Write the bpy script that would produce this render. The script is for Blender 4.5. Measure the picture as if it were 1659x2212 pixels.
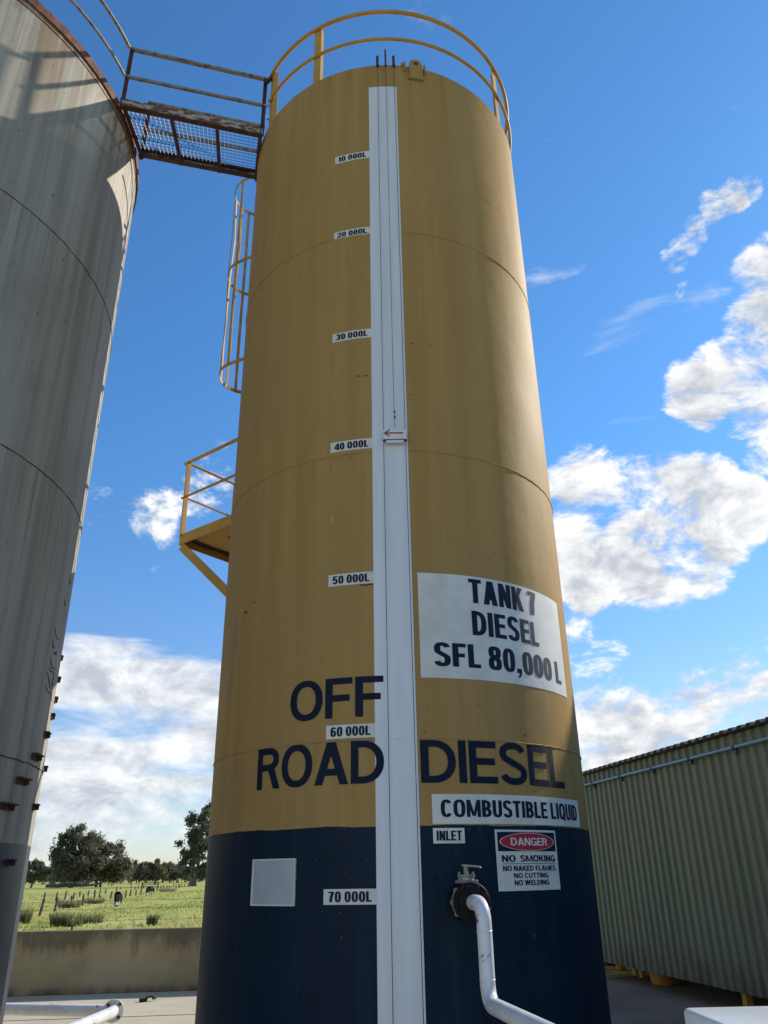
import bpy, bmesh, math, random
import numpy as np
from mathutils import Vector, Matrix
random.seed(7); RNG = np.random.default_rng(7)
R_ = math.radians
for o in list(bpy.data.objects): bpy.data.objects.remove(o)
SC = bpy.context.scene
COL = SC.collection

# ------------------------------------------------------------------ camera
cam_d = bpy.data.cameras.new('camera'); cam = bpy.data.objects.new('camera', cam_d); COL.objects.link(cam)
cam_d.sensor_fit = 'VERTICAL'; cam_d.sensor_height = 24.0; cam_d.lens = 24.0*1690/2212
cam_d.clip_start = 0.05; cam_d.clip_end = 9000
up_c = Vector((-59.5, 3661.0, -1690.0)).normalized()          # world up seen in camera axes
fw_c = (Vector((0, 0, -1)) - up_c*up_c.dot(Vector((0, 0, -1)))).normalized()
rt_c = fw_c.cross(up_c)
cam.matrix_world = Matrix.Translation((0, 0, 1.65)) @ Matrix((rt_c, fw_c, up_c)).to_4x4()
SC.camera = cam

# ------------------------------------------------------------------ sun, sky, exposure
SUN_AZ, SUN_EL = R_(54.0), R_(32.5)
S_DIR = Vector((math.sin(SUN_AZ)*math.cos(SUN_EL), math.cos(SUN_AZ)*math.cos(SUN_EL), math.sin(SUN_EL)))
sun_d = bpy.data.lights.new('sun', 'SUN'); sun_d.energy = 3.5; sun_d.angle = R_(0.55); sun_d.color = (1.0, 0.93, 0.82)
sun = bpy.data.objects.new('sun', sun_d); COL.objects.link(sun)
sun.rotation_euler = S_DIR.to_track_quat('Z', 'Y').to_euler(); sun.location = S_DIR*60
SC.view_settings.view_transform = 'Standard'; SC.view_settings.look = 'None'
SC.view_settings.exposure = 0.60; SC.view_settings.gamma = 1.0
SC.view_settings.use_curve_mapping = False


class NT:
    """small node helper"""
    def __init__(s, tree): s.t = tree; s.t.nodes.clear()
    def n(s, typ, **kw):
        nd = s.t.nodes.new(typ)
        for k, v in kw.items(): setattr(nd, k, v)
        return nd
    def put(s, sock, v):
        if v is None: return
        if isinstance(v, bpy.types.NodeSocket): s.t.links.new(v, sock)
        else: sock.default_value = v
    def m(s, op, a, b=None, c=None, clamp=False):
        nd = s.n('ShaderNodeMath', operation=op, use_clamp=clamp)
        for i, v in enumerate((a, b, c)): s.put(nd.inputs[i], v)
        return nd.outputs[0]
    def v(s, op, a, b=None):
        nd = s.n('ShaderNodeVectorMath', operation=op); s.put(nd.inputs[0], a); s.put(nd.inputs[1], b)
        return nd.outputs['Value'] if op in ('DOT_PRODUCT', 'LENGTH') else nd.outputs[0]
    def mr(s, x, a, b, c=0., d=1., smooth=True):
        nd = s.n('ShaderNodeMapRange', interpolation_type='SMOOTHSTEP' if smooth else 'LINEAR')
        for i, v in enumerate((x, a, b, c, d)): s.put(nd.inputs[i], v)
        return nd.outputs[0]
    def noise(s, vec, scale=5., detail=4., rough=.5, dist=0.):
        nd = s.n('ShaderNodeTexNoise'); s.put(nd.inputs['Vector'], vec)
        nd.inputs['Scale'].default_value = scale; nd.inputs['Detail'].default_value = detail
        nd.inputs['Roughness'].default_value = rough; nd.inputs['Distortion'].default_value = dist
        return nd.outputs[0]
    def mix(s, f, a, b, blend='MIX'):
        nd = s.n('ShaderNodeMix', data_type='RGBA', blend_type=blend)
        s.put(nd.inputs[0], f)
        for k, v in ((6, a), (7, b)):
            s.put(nd.inputs[k], (*v, 1.) if isinstance(v, tuple) and len(v) == 3 else v)
        return nd.outputs[2]
    def pos(s): return s.n('ShaderNodeNewGeometry').outputs['Position']
    def xyz(s, vec):
        nd = s.n('ShaderNodeSeparateXYZ'); s.put(nd.inputs[0], vec); return nd.outputs
    def scale(s, vec, xyz): return s.v('MULTIPLY', vec, xyz)


world = bpy.data.worlds.new('World'); SC.world = world; world.use_nodes = True
W = NT(world.node_tree)
sky = W.n('ShaderNodeTexSky', sky_type='NISHITA', sun_disc=False, sun_elevation=SUN_EL, sun_rotation=SUN_AZ,
          altitude=40., air_density=1.0, dust_density=0.15, ozone_density=2.0)
dirv = W.n('ShaderNodeTexCoord').outputs['Generated']
dz = W.xyz(dirv)[2]
# cloud groups: azimuth, elevation, angular radius (degrees), weight
BLOBS = [(25.9,39.3,1.1,.86),(27.,40.2,1.2,.90),(28.4,41.,1.3,1.0),(29.9,41.6,1.3,1.12),(31.4,41.9,1.2,1.15),(32.6,42.,1.,1.),(25.7,37.3,.9,.5),
 (33.0,36.4,2.6,1.),(31.6,33.6,2.9,1.05),(29.0,31.2,2.7,1.05),(25.8,30.2,2.5,1.05),(29.0,28.9,2.2,.95),(37,35,3,1.),
 (16.9,25.1,3.4,1.),(20.7,25.0,3.3,1.),(23.8,23.8,3.0,1.),(26.4,22.2,2.5,1.),(15.,21.4,3.2,1.05),(19.3,20.8,4.,1.1),(23.1,20.3,3.0,1.),(15.2,18.9,2.4,.95),(28.9,25.4,1.4,.8),(34,22,3,.9),
 (13.5,15.2,2.0,.75),(15.6,12.8,2.2,.75),(18.5,11.6,1.8,.55),(15,8.8,3.4,.9),(18.1,8.8,3.2,.95),(21.2,9.4,3.2,.98),(24.7,9.8,3.4,1.),(29,10,4.5,1.),
 (-18.,23.2,2.2,.76),(-17.2,25.1,1.8,.68),(-13.9,27.0,2.4,.82),(-14.6,25.2,2.0,.78),(-18.2,19.9,1.6,.70),(-21.8,23.6,1.6,.68),
 (5.,10,5.,.8),
 (-50,22,7,.9),(-70,35,8,.9),(-95,18,9,1.),(-120,40,8,.9),(-150,22,10,1.),(175,35,6,.85),(140,20,5,.85),(85,16,5,.9),(62,14,7,.95),(-40,38,4,.7),(170,62,8,.8),(-100,60,7,.75)]
Mk = None
for az, el, r, a in BLOBS:
    a_, e_ = R_(az), R_(el)
    dt = W.v('DOT_PRODUCT', dirv, (math.sin(a_)*math.cos(e_), math.cos(a_)*math.cos(e_), math.sin(e_)))
    q = W.mr(dt, math.cos(R_(r*1.55)), math.cos(R_(r*.2)), 0., a)
    Mk = q if Mk is None else W.m('MAXIMUM', Mk, q)
vs = W.scale(dirv, (1., 1., 1.7))
n1 = W.noise(vs, 8.5, 13., .63, .3)
n1s = W.noise(W.v('ADD', vs, tuple(S_DIR*.020)), 8.5, 6., .58, .3)
n2 = W.noise(vs, 17., 8., .6)
nb = W.noise(W.scale(dirv, (1., 1., 4.5)), 4.5, 9., .56, .4)
dens = W.mr(W.m('ADD', W.m('MULTIPLY_ADD', Mk, 1.12, -.17), W.m('MULTIPLY', W.m('SUBTRACT', n1, .5), 3.1)), .46, .90)
lefty = W.mr(W.xyz(dirv)[0], .08, -.16)
band = W.m('MAXIMUM', W.mr(dz, .19, .06, 0., .80), W.m('MULTIPLY', lefty, W.mr(dz, .305, .20, 0., .98)))
densb = W.m('MULTIPLY', W.mr(W.m('ADD', band, W.m('MULTIPLY', W.m('SUBTRACT', nb, .5), 3.0)), .40, 1.0), W.mr(dz, -.01, .10, .25, .92))
dens = W.m('MAXIMUM', dens, densb)
relief = W.m('MULTIPLY', W.m('SUBTRACT', n1s, n1), 3.4)
core = W.m('MULTIPLY', W.mr(Mk, .70, 1.1), .30)
lum = W.m('SUBTRACT', W.m('SUBTRACT', W.m('ADD', .76, W.m('MULTIPLY', W.m('SUBTRACT', n2, .5), .9)), relief), core, clamp=False)
lum = W.mr(W.m('SUBTRACT', lum, W.m('MULTIPLY', densb, .20)), .25, 1.0, 0., 1., False)
ccol = W.mix(lum, (4.5, 4.85, 5.4), (8.8, 8.8, 8.7))
tint = W.mix(W.mr(dz, .02, .55), (.84, .91, 1.08), (.60, 1.12, 1.50))
skyc = W.mix(1.0, sky.outputs[0], tint, 'MULTIPLY')
final = W.mix(dens, skyc, ccol)
bg = W.n('ShaderNodeBackground'); W.put(bg.inputs[0], final); bg.inputs[1].default_value = 0.085
wo = W.n('ShaderNodeOutputWorld'); W.t.links.new(bg.outputs[0], wo.inputs[0])

# ------------------------------------------------------------------ helpers
ORG = {}
def link(o, parent=None):
    COL.objects.link(o)
    if parent is not None: o.parent = parent
    return o
def tag(o, label=None, cat=None, group=None, kind=None):
    if label: o['label'] = label
    if cat: o['category'] = cat
    if group: o['group'] = group
    if kind: o['kind'] = kind
    return o
def thing(name, loc, label, cat, group=None):
    o = bpy.data.objects.new(name, None); o.empty_display_size = .2; o.location = loc; link(o)
    ORG[o.name] = Vector(loc); return tag(o, label, cat, group)
def root_org(p):
    while p is not None and p.parent is not None: p = p.parent
    return ORG.get(p.name, Vector()) if p is not None else Vector()


class MB:
    def __init__(s): s.v = []; s.f = []
    def add(s, vs, fs):
        k = len(s.v); s.v += [tuple(v) for v in vs]; s.f += [tuple(i+k for i in f) for f in fs]; return s
    def box(s, c, d, rot=None):
        c = Vector(c); hx, hy, hz = d[0]/2, d[1]/2, d[2]/2
        vs = [Vector((x, y, z)) for z in (-hz, hz) for y in (-hy, hy) for x in (-hx, hx)]
        if rot is not None: vs = [rot @ v for v in vs]
        return s.add([v+c for v in vs], [(0,2,3,1),(4,5,7,6),(0,1,5,4),(2,6,7,3),(0,4,6,2),(1,3,7,5)])
    def bar(s, a, b, w, h, upv=(0, 0, 1)):
        a, b = Vector(a), Vector(b); d = (b-a); L = d.length; d.normalize()
        u = Vector(upv); x = d.cross(u)
        if x.length < 1e-4: x = d.cross(Vector((0, 1, 0)))
        x.normalize(); z = x.cross(d)
        return s.box((a+b)/2, (w, L, h), Matrix((x, d, z)).transposed())
    def tube(s, path, r, n=10, caps=True, closed=False):
        P = [Vector(p) for p in path]; m = len(P)
        rs = r if isinstance(r, (list, tuple)) else [r]*m
        rings = []; prev = None
        for i in range(m):
            if closed: t = P[(i+1) % m]-P[i-1]
            else: t = P[min(i+1, m-1)]-P[max(i-1, 0)]
            t.normalize()
            if prev is None:
                x = t.orthogonal().normalized()
            else:
                x = prev-t*prev.dot(t)
                x = x.normalized() if x.length > 1e-6 else t.orthogonal().normalized()
            prev = x; y = t.cross(x)
            rings.append([P[i]+(x*math.cos(2*math.pi*k/n)+y*math.sin(2*math.pi*k/n))*rs[i] for k in range(n)])
        vs = [v for rg in rings for v in rg]; fs = []
        for i in range(m if closed else m-1):
            j = (i+1) % m
            for k in range(n):
                l = (k+1) % n; fs.append((i*n+k, i*n+l, j*n+l, j*n+k))
        if caps and not closed:
            fs.append(tuple(range(n-1, -1, -1))); fs.append(tuple((m-1)*n+k for k in range(n)))
        return s.add(vs, fs)
    def disc(s, c, ax, r, th, n=24, r2=None):
        c = Vector(c); ax = Vector(ax).normalized()
        return s.tube([c, c+ax*th], [r, r if r2 is None else r2], n)
    def build(s, name, mat, parent=None, smooth=False, bevel=0., segs=2, merge=False):
        me = bpy.data.meshes.new(name); o_ = root_org(parent)
        me.from_pydata([Vector(v)-o_ for v in s.v], [], s.f)
        if smooth or bevel or merge:
            bm = bmesh.new(); bm.from_mesh(me)
            if merge: bmesh.ops.remove_doubles(bm, verts=bm.verts, dist=1e-4)
            if bevel:
                bmesh.ops.bevel(bm, geom=[e for e in bm.edges if e.calc_face_angle(0) > .5], offset=bevel, segments=segs, affect='EDGES', profile=.5)
            bm.to_mesh(me); bm.free()
        if smooth:
            for p in me.polygons: p.use_smooth = True
            try: me.set_sharp_from_angle(angle=R_(38))
            except Exception: pass
        me.materials.append(mat)
        return link(bpy.data.objects.new(name, me), parent)

_O = 'zeroth first second third fourth fifth sixth seventh eighth ninth tenth eleventh twelfth thirteenth fourteenth fifteenth sixteenth seventeenth eighteenth nineteenth'.split()
def ordw(n): return _O[n] if n < 20 else {20: 'twentieth', 30: 'thirtieth', 40: 'fortieth'}[n] if n % 10 == 0 else {2: 'twenty', 3: 'thirty', 4: 'forty'}[n//10]+'-'+_O[n % 10]
GC, GR, GZ = (0.081, 7.512), 1.65, 9.87      # gold tank
SCN, SR, SZ = (-5.574, 6.615), 2.56, 9.87    # weathered tank
def CP(th, z, r, C=GC):
    a = R_(th); return Vector((C[0]+r*math.sin(a), C[1]-r*math.cos(a), z))
def patch(mb, t0, t1, z0, z1, r0, r1, C=GC, step=1.5):
    n = max(1, int(abs(t1-t0)/step)); k = len(mb.v)
    for i in range(n+1):
        t = t0+(t1-t0)*i/n
        for r, z in ((r1, z0), (r1, z1), (r0, z1), (r0, z0)): mb.v.append(tuple(CP(t, z, r, C)))
    for i in range(n):
        a = k+4*i
        for j in range(4): mb.f.append((a+j, a+4+j, a+4+(j+1) % 4, a+(j+1) % 4))
    mb.f.append((k, k+1, k+2, k+3)); mb.f.append((k+4*n+3, k+4*n+2, k+4*n+1, k+4*n))
    return mb
def shell(mb, C, R, zs, n=192):
    vs = []; fs = []
    for z in zs:
        for k in range(n): vs.append(CP(360*k/n, z, R, C))
    for i in range(len(zs)-1):
        for k in range(n):
            l = (k+1) % n; fs.append((i*n+k, i*n+l, (i+1)*n+l, (i+1)*n+k))
    return mb.add(vs, fs)
def arc(t0, t1, z, r, C=GC, step=3.):
    n = max(2, int(abs(t1-t0)/step)); return [CP(t0+(t1-t0)*i/n, z, r, C) for i in range(n+1)]

# ------------------------------------------------------------------ materials
def mat(name, fn):
    m = bpy.data.materials.new(name); m.use_nodes = True; t = NT(m.node_tree)
    b = t.n('ShaderNodeBsdfPrincipled'); o = t.n('ShaderNodeOutputMaterial'); t.t.links.new(b.outputs[0], o.inputs[0])
    fn(t, b); return m
def S(t, b, col=None, rough=None, metal=None, bump=None, bs=.3, bd=.02, spec=None):
    if col is not None: t.put(b.inputs['Base Color'], (*col, 1.) if isinstance(col, tuple) else col)
    if rough is not None: t.put(b.inputs['Roughness'], rough)
    if metal is not None: t.put(b.inputs['Metallic'], metal)
    if spec is not None: b.inputs['Specular IOR Level'].default_value = spec
    if bump is not None:
        nd = t.n('ShaderNodeBump'); nd.inputs['Strength'].default_value = bs; nd.inputs['Distance'].default_value = bd
        t.put(nd.inputs['Height'], bump); t.t.links.new(nd.outputs[0], b.inputs['Normal'])
def plain(name, col, rough=.5, metal=0., var=.12, sc=6., spec=.5):
    def f(t, b):
        p = t.pos(); k = t.noise(p, sc, 5., .6)
        c = t.mix(t.mr(k, .3, .7), tuple(x*(1-var) for x in col), tuple(min(1, x*(1+var)) for x in col))
        S(t, b, c, t.m('ADD', rough-.06, t.m('MULTIPLY', k, .12)), metal, spec=spec)
    return mat(name, f)
def f_gold(t, b):
    p = t.pos(); z = t.xyz(p)[2]
    st = t.noise(t.scale(p, (3.2, 3.2, .13)), 1.6, 5., .55); bl = t.noise(p, .45, 5., .6); fine = t.noise(t.scale(p, (14, 14, .5)), 2., 4., .6)
    c = t.mix(t.mr(st, .3, .72), (.385, .234, .078), (.452, .282, .100))
    c = t.mix(t.m('MULTIPLY', t.mr(bl, .40, .72), .55), c, (.375, .250, .108))
    c = t.mix(t.m('MULTIPLY', t.mr(fine, .56, .8), .28), c, (.50, .37, .19))
    # grime runs below each weld and rust weeps below the rim
    run = t.noise(t.scale(p, (10, 10, .22)), 1.7, 5., .6)
    for zs in (2.535, 4.93, 7.40, 9.87):
        k = t.m('MULTIPLY', t.mr(z, zs-.75, zs-.02), t.m('LESS_THAN', z, zs))
        c = t.mix(t.m('MULTIPLY', t.m('MULTIPLY', k, t.mr(run, .52, .72)), .42 if zs > 9 else .26), c, (.20, .125, .052))
    sp = t.noise(p, 26., 2., .5)
    c = t.mix(t.m('MULTIPLY', t.mr(sp, .725, .77), .7), c, (.10, .06, .03))
    S(t, b, c, t.m('ADD', .56, t.m('MULTIPLY', bl, .16)), 0., t.m('ADD', t.noise(p, 1.6, 3., .5), t.m('MULTIPLY', t.noise(p, 60., 3., .5), .02)), .16, .06, spec=.04)
GOLD = mat('gold_paint', f_gold)
def f_navy(t, b):
    p = t.pos(); z = t.xyz(p)[2]; st = t.noise(t.scale(p, (4, 4, .3)), 1.6, 6., .62); sp = t.noise(p, 17., 3., .55); bl = t.noise(p, 1.3, 6., .62)
    c = t.mix(t.mr(st, .3, .75), (.0042, .0145, .029), (.0090, .024, .043))
    c = t.mix(t.m('MULTIPLY', t.mr(bl, .45, .75), .5), c, (.015, .029, .044))
    c = t.mix(t.m('MULTIPLY', t.mr(st, .58, .78), .35), c, (.032, .048, .056))
    c = t.mix(t.m('MULTIPLY', t.mr(sp, .64, .72), .75), c, (.003, .006, .010))
    c = t.mix(t.m('MULTIPLY', t.mr(t.noise(p, 40., 2., .5), .72, .76), .4), c, (.20, .21, .22))
    c = t.mix(t.m('MULTIPLY', t.mr(z, .8, .05), t.mr(bl, .3, .7)), c, (.075, .068, .055))
    S(t, b, c, t.m('ADD', .50, t.m('MULTIPLY', st, .2)), 0., t.noise(p, 1.6, 3., .5), .12, .06, spec=.16)
NAVY = mat('navy_paint', f_navy)
def f_white(t, b):
    p = t.pos(); st = t.noise(t.scale(p, (9, 9, .5)), 1.5, 5., .6)
    c = t.mix(t.mr(st, .3, .8), (.70, .72, .735), (.79, .80, .805))
    c = t.mix(t.m('MULTIPLY', t.mr(t.noise(p, 30., 3., .6), .70, .76), .5), c, (.32, .30, .28))
    S(t, b, c, .38)
WHITE = mat('white_paint', f_white)
SIGNW = plain('sign_vinyl_white', (.70, .685, .615), .5, 0., .08, 5., .2)
INK = plain('sign_ink_navy', (.010, .017, .040), .6, 0., .15, 9., .15)
RED = plain('sign_red', (.45, .022, .045), .4, 0., .08)
LETTER = plain('letter_paint_navy', (.007, .014, .032), .6, 0., .22, 7., .15)
def f_sil(t, b):
    p = t.pos(); z = t.xyz(p)[2]
    s1 = t.noise(t.scale(p, (2.6, 2.6, .10)), 1.5, 6., .6); s2 = t.noise(t.scale(p, (8, 8, .18)), 1.5, 5., .6)
    s3 = t.noise(t.scale(p, (5, 5, .22)), 1.3, 5., .65); bl = t.noise(p, .8, 5., .6)
    c = t.mix(t.mr(s1, .32, .68), (.295, .268, .208), (.465, .430, .342))
    c = t.mix(t.m('MULTIPLY', t.mr(s2, .45, .75), .35), c, (.52, .50, .42))
    c = t.mix(t.m('MULTIPLY', t.mr(bl, .5, .75), .35), c, (.25, .22, .165))
    # rust weeping from the top curb, brown grime lower down
    rt = t.m('MULTIPLY', t.mr(s3, .46, .62), t.m('ADD', t.mr(z, 7.9, 9.85), .12))
    c = t.mix(t.m('MULTIPLY', rt, .7), c, (.25, .155, .07))
    rl = t.m('MULTIPLY', t.mr(s3, .55, .7), t.mr(z, 5.5, 2.5))
    c = t.mix(t.m('MULTIPLY', rl, .5), c, (.20, .14, .09))
    top = t.m('MULTIPLY', t.mr(t.noise(t.scale(p, (6, 6, 2)), 2., 5., .65), .42, .62), t.mr(z, 9.35, 9.8))
    c = t.mix(t.m('MULTIPLY', top, .8), c, (.25, .125, .05))
    run = t.noise(t.scale(p, (12, 12, .25)), 1.6, 7., .68)
    for zs in (2.53, 4.95, 7.35, 9.72):
        k = t.m('MULTIPLY', t.mr(z, zs-1.5, zs-.02), t.m('LESS_THAN', z, zs))
        c = t.mix(t.m('MULTIPLY', t.m('MULTIPLY', k, t.mr(run, .50, .66)), .55), c, (.20, .155, .10))
    lt = t.noise(t.scale(p, (16, 16, .3)), 1.5, 7., .68)
    c = t.mix(t.m('MULTIPLY', t.mr(lt, .58, .72), .35), c, (.56, .54, .47))
    sp = t.noise(t.scale(p, (1, 1, .5)), 22., 3., .6)
    c = t.mix(t.m('MULTIPLY', t.mr(sp, .69, .74), .8), c, (.07, .055, .045))
    S(t, b, c, t.m('ADD', .55, t.m('MULTIPLY', s2, .2)), 0., bl, .06, .05, spec=.3)
SILVER = mat('weathered_grey_paint', f_sil)
def f_snavy(t, b):
    p = t.pos(); st = t.noise(t.scale(p, (4, 4, .4)), 1.6, 5., .6)
    S(t, b, t.mix(t.mr(st, .3, .75), (.019, .027, .043), (.036, .045, .064)), .5)
SNAVY = mat('faded_navy_paint', f_snavy)
def f_rust(t, b):
    p = t.pos(); k = t.noise(p, 9., 8., .65); k2 = t.noise(p, 45., 4., .6)
    c = t.mix(t.mr(k, .35, .7), (.085, .030, .016), (.27, .105, .048))
    c = t.mix(t.m('MULTIPLY', t.mr(k2, .55, .75), .6), c, (.045, .020, .014))
    S(t, b, c, .85, 0., k2, .5, .01)
RUST = mat('rust', f_rust)
def f_drust(t, b):
    p = t.pos(); k = t.noise(p, 7., 8., .65)
    S(t, b, t.mix(t.mr(k, .35, .7), (.045, .017, .013), (.125, .045, .028)), .8, 0., t.noise(p, 45., 4., .6), .5, .01)
DRUST = mat('dark_rust', f_drust)
def f_worn(t, b):
    p = t.pos(); k = t.noise(t.scale(p, (1, 1, 2.5)), 7., 8., .68)
    c = t.mix(t.mr(k, .46, .52), (.42, .385, .335), (.15, .06, .035))
    S(t, b, c, .7, 0., k, .4, .01)
WORN = mat('peeling_white_on_rust', f_worn)
def f_galv(t, b):
    p = t.pos(); k = t.noise(p, 14., 6., .65)
    S(t, b, t.mix(t.mr(k, .45, .68), (.30, .27, .23), (.13, .065, .038)), .6, .25)
GALV = mat('rusty_galvanised', f_galv)
WIRE = plain('grating_wire', (.085, .072, .062), .6, .3, .3, 20.)
def f_ypaint(t, b):
    p = t.pos(); k = t.noise(p, 3., 6., .6); r = t.noise(p, 12., 6., .65)
    c = t.mix(t.mr(k, .3, .7), (.43, .25, .062), (.52, .32, .085))
    c = t.mix(t.mr(r, .66, .72), c, (.16, .07, .035))
    S(t, b, c, .55, spec=.15)
YEL = mat('gold_steelwork_paint', f_ypaint)
CAGE = plain('cage_strap_paint', (.40, .25, .075), .6, 0., .25, 5., .12)
def f_deck(t, b):
    p = t.pos(); k = t.noise(p, 3.5, 6., .65)
    S(t, b, t.mix(t.mr(k, .56, .66), (.44, .24, .06), (.10, .045, .022)), .6)
DECKM = mat('platform_deck_paint', f_deck)
TAR = plain('black_tar', (.018, .012, .012), .7, 0., .3, 8.)
def f_pipe(t, b):
    p = t.pos(); k = t.noise(p, 9., 7., .65); d = t.noise(p, 3., 4., .6)
    c = t.mix(t.mr(d, .35, .75), (.76, .765, .765), (.58, .56, .53))
    c = t.mix(t.m('MULTIPLY', t.mr(t.noise(p, 22., 5., .65), .55, .72), .45), c, (.38, .35, .31))
    c = t.mix(t.mr(k, .635, .67), c, (.16, .07, .04))
    S(t, b, c, .32)
PIPEW = mat('chipped_white_pipe_paint', f_pipe)
BLACKF = plain('black_flange', (.010, .008, .0085), .6, 0., .5, 14., .2)
CASTG = plain('cast_grey_metal', (.30, .285, .26), .55, .3, .25, 18.)
BRASS = plain('stained_brass', (.45, .36, .24), .5, .5, .3, 22.)
DARKW = plain('dark_wire_steel', (.035, .035, .042), .5, .3, .2)
def f_conc(t, b):
    p = t.pos(); z = t.xyz(p)[2]
    bl = t.noise(p, 1.1, 7., .62); st = t.noise(t.scale(p, (2.2, 2.2, .6)), 1.3, 8., .7); fine = t.noise(p, 24., 5., .65)
    c = t.mix(t.mr(bl, .3, .7), (.33, .265, .148), (.44, .36, .215))
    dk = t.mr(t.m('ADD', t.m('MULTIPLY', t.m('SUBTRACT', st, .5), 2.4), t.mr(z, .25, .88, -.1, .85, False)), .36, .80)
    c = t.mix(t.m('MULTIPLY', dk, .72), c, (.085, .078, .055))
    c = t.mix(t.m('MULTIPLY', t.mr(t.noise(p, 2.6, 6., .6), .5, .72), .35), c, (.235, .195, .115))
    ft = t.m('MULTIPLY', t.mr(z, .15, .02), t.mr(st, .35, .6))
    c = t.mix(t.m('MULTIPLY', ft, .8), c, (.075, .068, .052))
    vt = t.noise(t.scale(p, (7., 7., .25)), 1.5, 5., .6)
    c = t.mix(t.m('MULTIPLY', t.mr(vt, .60, .75), .45), c, (.48, .42, .29))
    c = t.mix(t.m('MULTIPLY', t.mr(fine, .66, .74), .5), c, (.05, .045, .04))
    S(t, b, c, .9, 0., t.m('ADD', fine, t.m('MULTIPLY', bl, 2.)), .5, .012)
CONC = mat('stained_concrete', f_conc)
def f_yard(t, b):
    p = t.pos(); bl = t.noise(p, .8, 7., .62); fine = t.noise(p, 38., 6., .7); st = t.noise(t.scale(p, (1., 6., 1.)), .9, 5., .6)
    c = t.mix(t.mr(bl, .3, .7), (.44, .39, .275), (.55, .49, .36))
    c = t.mix(t.m('MULTIPLY', t.mr(fine, .5, .7), .45), c, (.26, .24, .20))
    c = t.mix(t.m('MULTIPLY', t.mr(st, .55, .75), .3), c, (.31, .285, .24))
    S(t, b, c, .9, 0., fine, .5, .008)
YARD = mat('yard_concrete', f_yard)
def f_asph(t, b):
    p = t.pos(); bl = t.noise(p, .9, 6., .62); fine = t.noise(p, 60., 5., .7)
    c = t.mix(t.mr(bl, .3, .7), (.18, .138, .098), (.27, .212, .155))
    c = t.mix(t.m('MULTIPLY', t.mr(fine, .45, .7), .5), c, (.08, .068, .052))
    S(t, b, c, .92, 0., fine, .6, .01)
ASPH = mat('worn_asphalt', f_asph)
def f_field(t, b):
    p = t.pos(); n1_ = t.noise(t.scale(p, (1, .45, 1)), .07, 7., .62); n2_ = t.noise(t.scale(p, (1, .6, 1)), .5, 6., .65); n3_ = t.noise(p, 2.5, 6., .72)
    c = t.mix(t.mr(n2_, .34, .66), (.30, .315, .068), (.52, .455, .165))
    c = t.mix(t.m('MULTIPLY', t.mr(n1_, .42, .62), .6), c, (.33, .385, .08))
    c = t.mix(t.m('MULTIPLY', t.mr(n3_, .5, .7), .5), c, (.42, .37, .19))
    c = t.mix(t.m('MULTIPLY', t.mr(n3_, .47, .3), .6), c, (.07, .11, .028))
    S(t, b, c, .95, 0., n3_, .35, .12, spec=.1)
FIELD = mat('paddock_grass', f_field)
def leafmat(name, c0, c1, trans=.45):
    def f(t, b):
        a = t.n('ShaderNodeAttribute', attribute_name='tint').outputs['Fac']; c = t.mix(a, c0, c1)
        S(t, b, c, .6, spec=.3)
        tr = t.n('ShaderNodeBsdfTranslucent'); t.put(tr.inputs[0], c); mx = t.n('ShaderNodeMixShader'); mx.inputs[0].default_value = trans
        t.t.links.new(b.outputs[0], mx.inputs[1]); t.t.links.new(tr.outputs[0], mx.inputs[2])
        o = [n for n in t.t.nodes if n.type == 'OUTPUT_MATERIAL'][0]; t.t.links.new(mx.outputs[0], o.inputs[0])
    return mat(name, f)
LEAF = leafmat('eucalypt_leaves', (.085, .096, .058), (.215, .205, .13))
LEAF2 = leafmat('olive_leaves', (.085, .085, .045), (.18, .155, .09))
LEAFD = leafmat('dark_leaves', (.070, .088, .055), (.18, .19, .115))
BLADE = leafmat('grass_blades', (.31, .36, .078), (.58, .52, .22))
RUSHM = leafmat('rush_blades', (.12, .155, .06), (.27, .28, .12))
TANB = leafmat('dry_blades', (.20, .18, .08), (.40, .34, .18))
def f_bark(t, b):
    p = t.pos(); k = t.noise(t.scale(p, (2, 2, .5)), 1.2, 6., .6)
    S(t, b, t.mix(t.mr(k, .35, .65), (.10, .080, .060), (.30, .26, .21)), .85)
BARK = mat('gum_bark', f_bark)
WOODG = plain('weathered_post_wood', (.105, .090, .072), .9, 0., .45, 4.)
DEADW = plain('dead_wood', (.085, .075, .065), .9, 0., .5, 3.)
def f_shed(t, b):
    p = t.pos(); st = t.noise(t.scale(p, (5, 5, .3)), 1.2, 6., .62); z = t.xyz(p)[2]; rn = t.n('ShaderNodeObjectInfo').outputs['Random']
    c = t.mix(t.mr(st, .3, .7), (.122, .155, .108), (.168, .200, .138))
    c = t.mix(t.m('MULTIPLY', t.mr(t.noise(p, 1.1, 5., .6), .45, .7), .4), c, (.150, .150, .092))
    c = t.mix(t.m('MULTIPLY', rn, .22), c, (.20, .215, .150))
    c = t.mix(t.m('MULTIPLY', t.mr(z, .75, .27), t.mr(st, .35, .65)), c, (.085, .080, .058))
    S(t, b, c, .5, 0., t.noise(p, 1.5, 3., .5), .10, .04, spec=.25)
SHEDM = mat('green_steel_cladding', f_shed)
ROOFM = plain('brown_roof_sheet', (.30, .25, .21), .5, 0., .2, 2.)
CONDUIT = plain('blue_grey_conduit', (.24, .38, .58), .5, 0., .08, 6., .2)
INTER = plain('shed_interior_shade', (.05, .05, .045), .8, 0., .2)  # shade inside the shed, put into the colour of its inner parts
ORANGE = plain('orange_plastic', (.62, .26, .03), .45, 0., .15, 5.)
YMACH = plain('machine_yellow', (.52, .29, .04), .5, 0., .2, 5.)
DKRED = plain('dark_red_paint', (.28, .03, .025), .5, 0., .2)
RUBBER = plain('black_rubber', (.015, .014, .016), .75, 0., .2)
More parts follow.
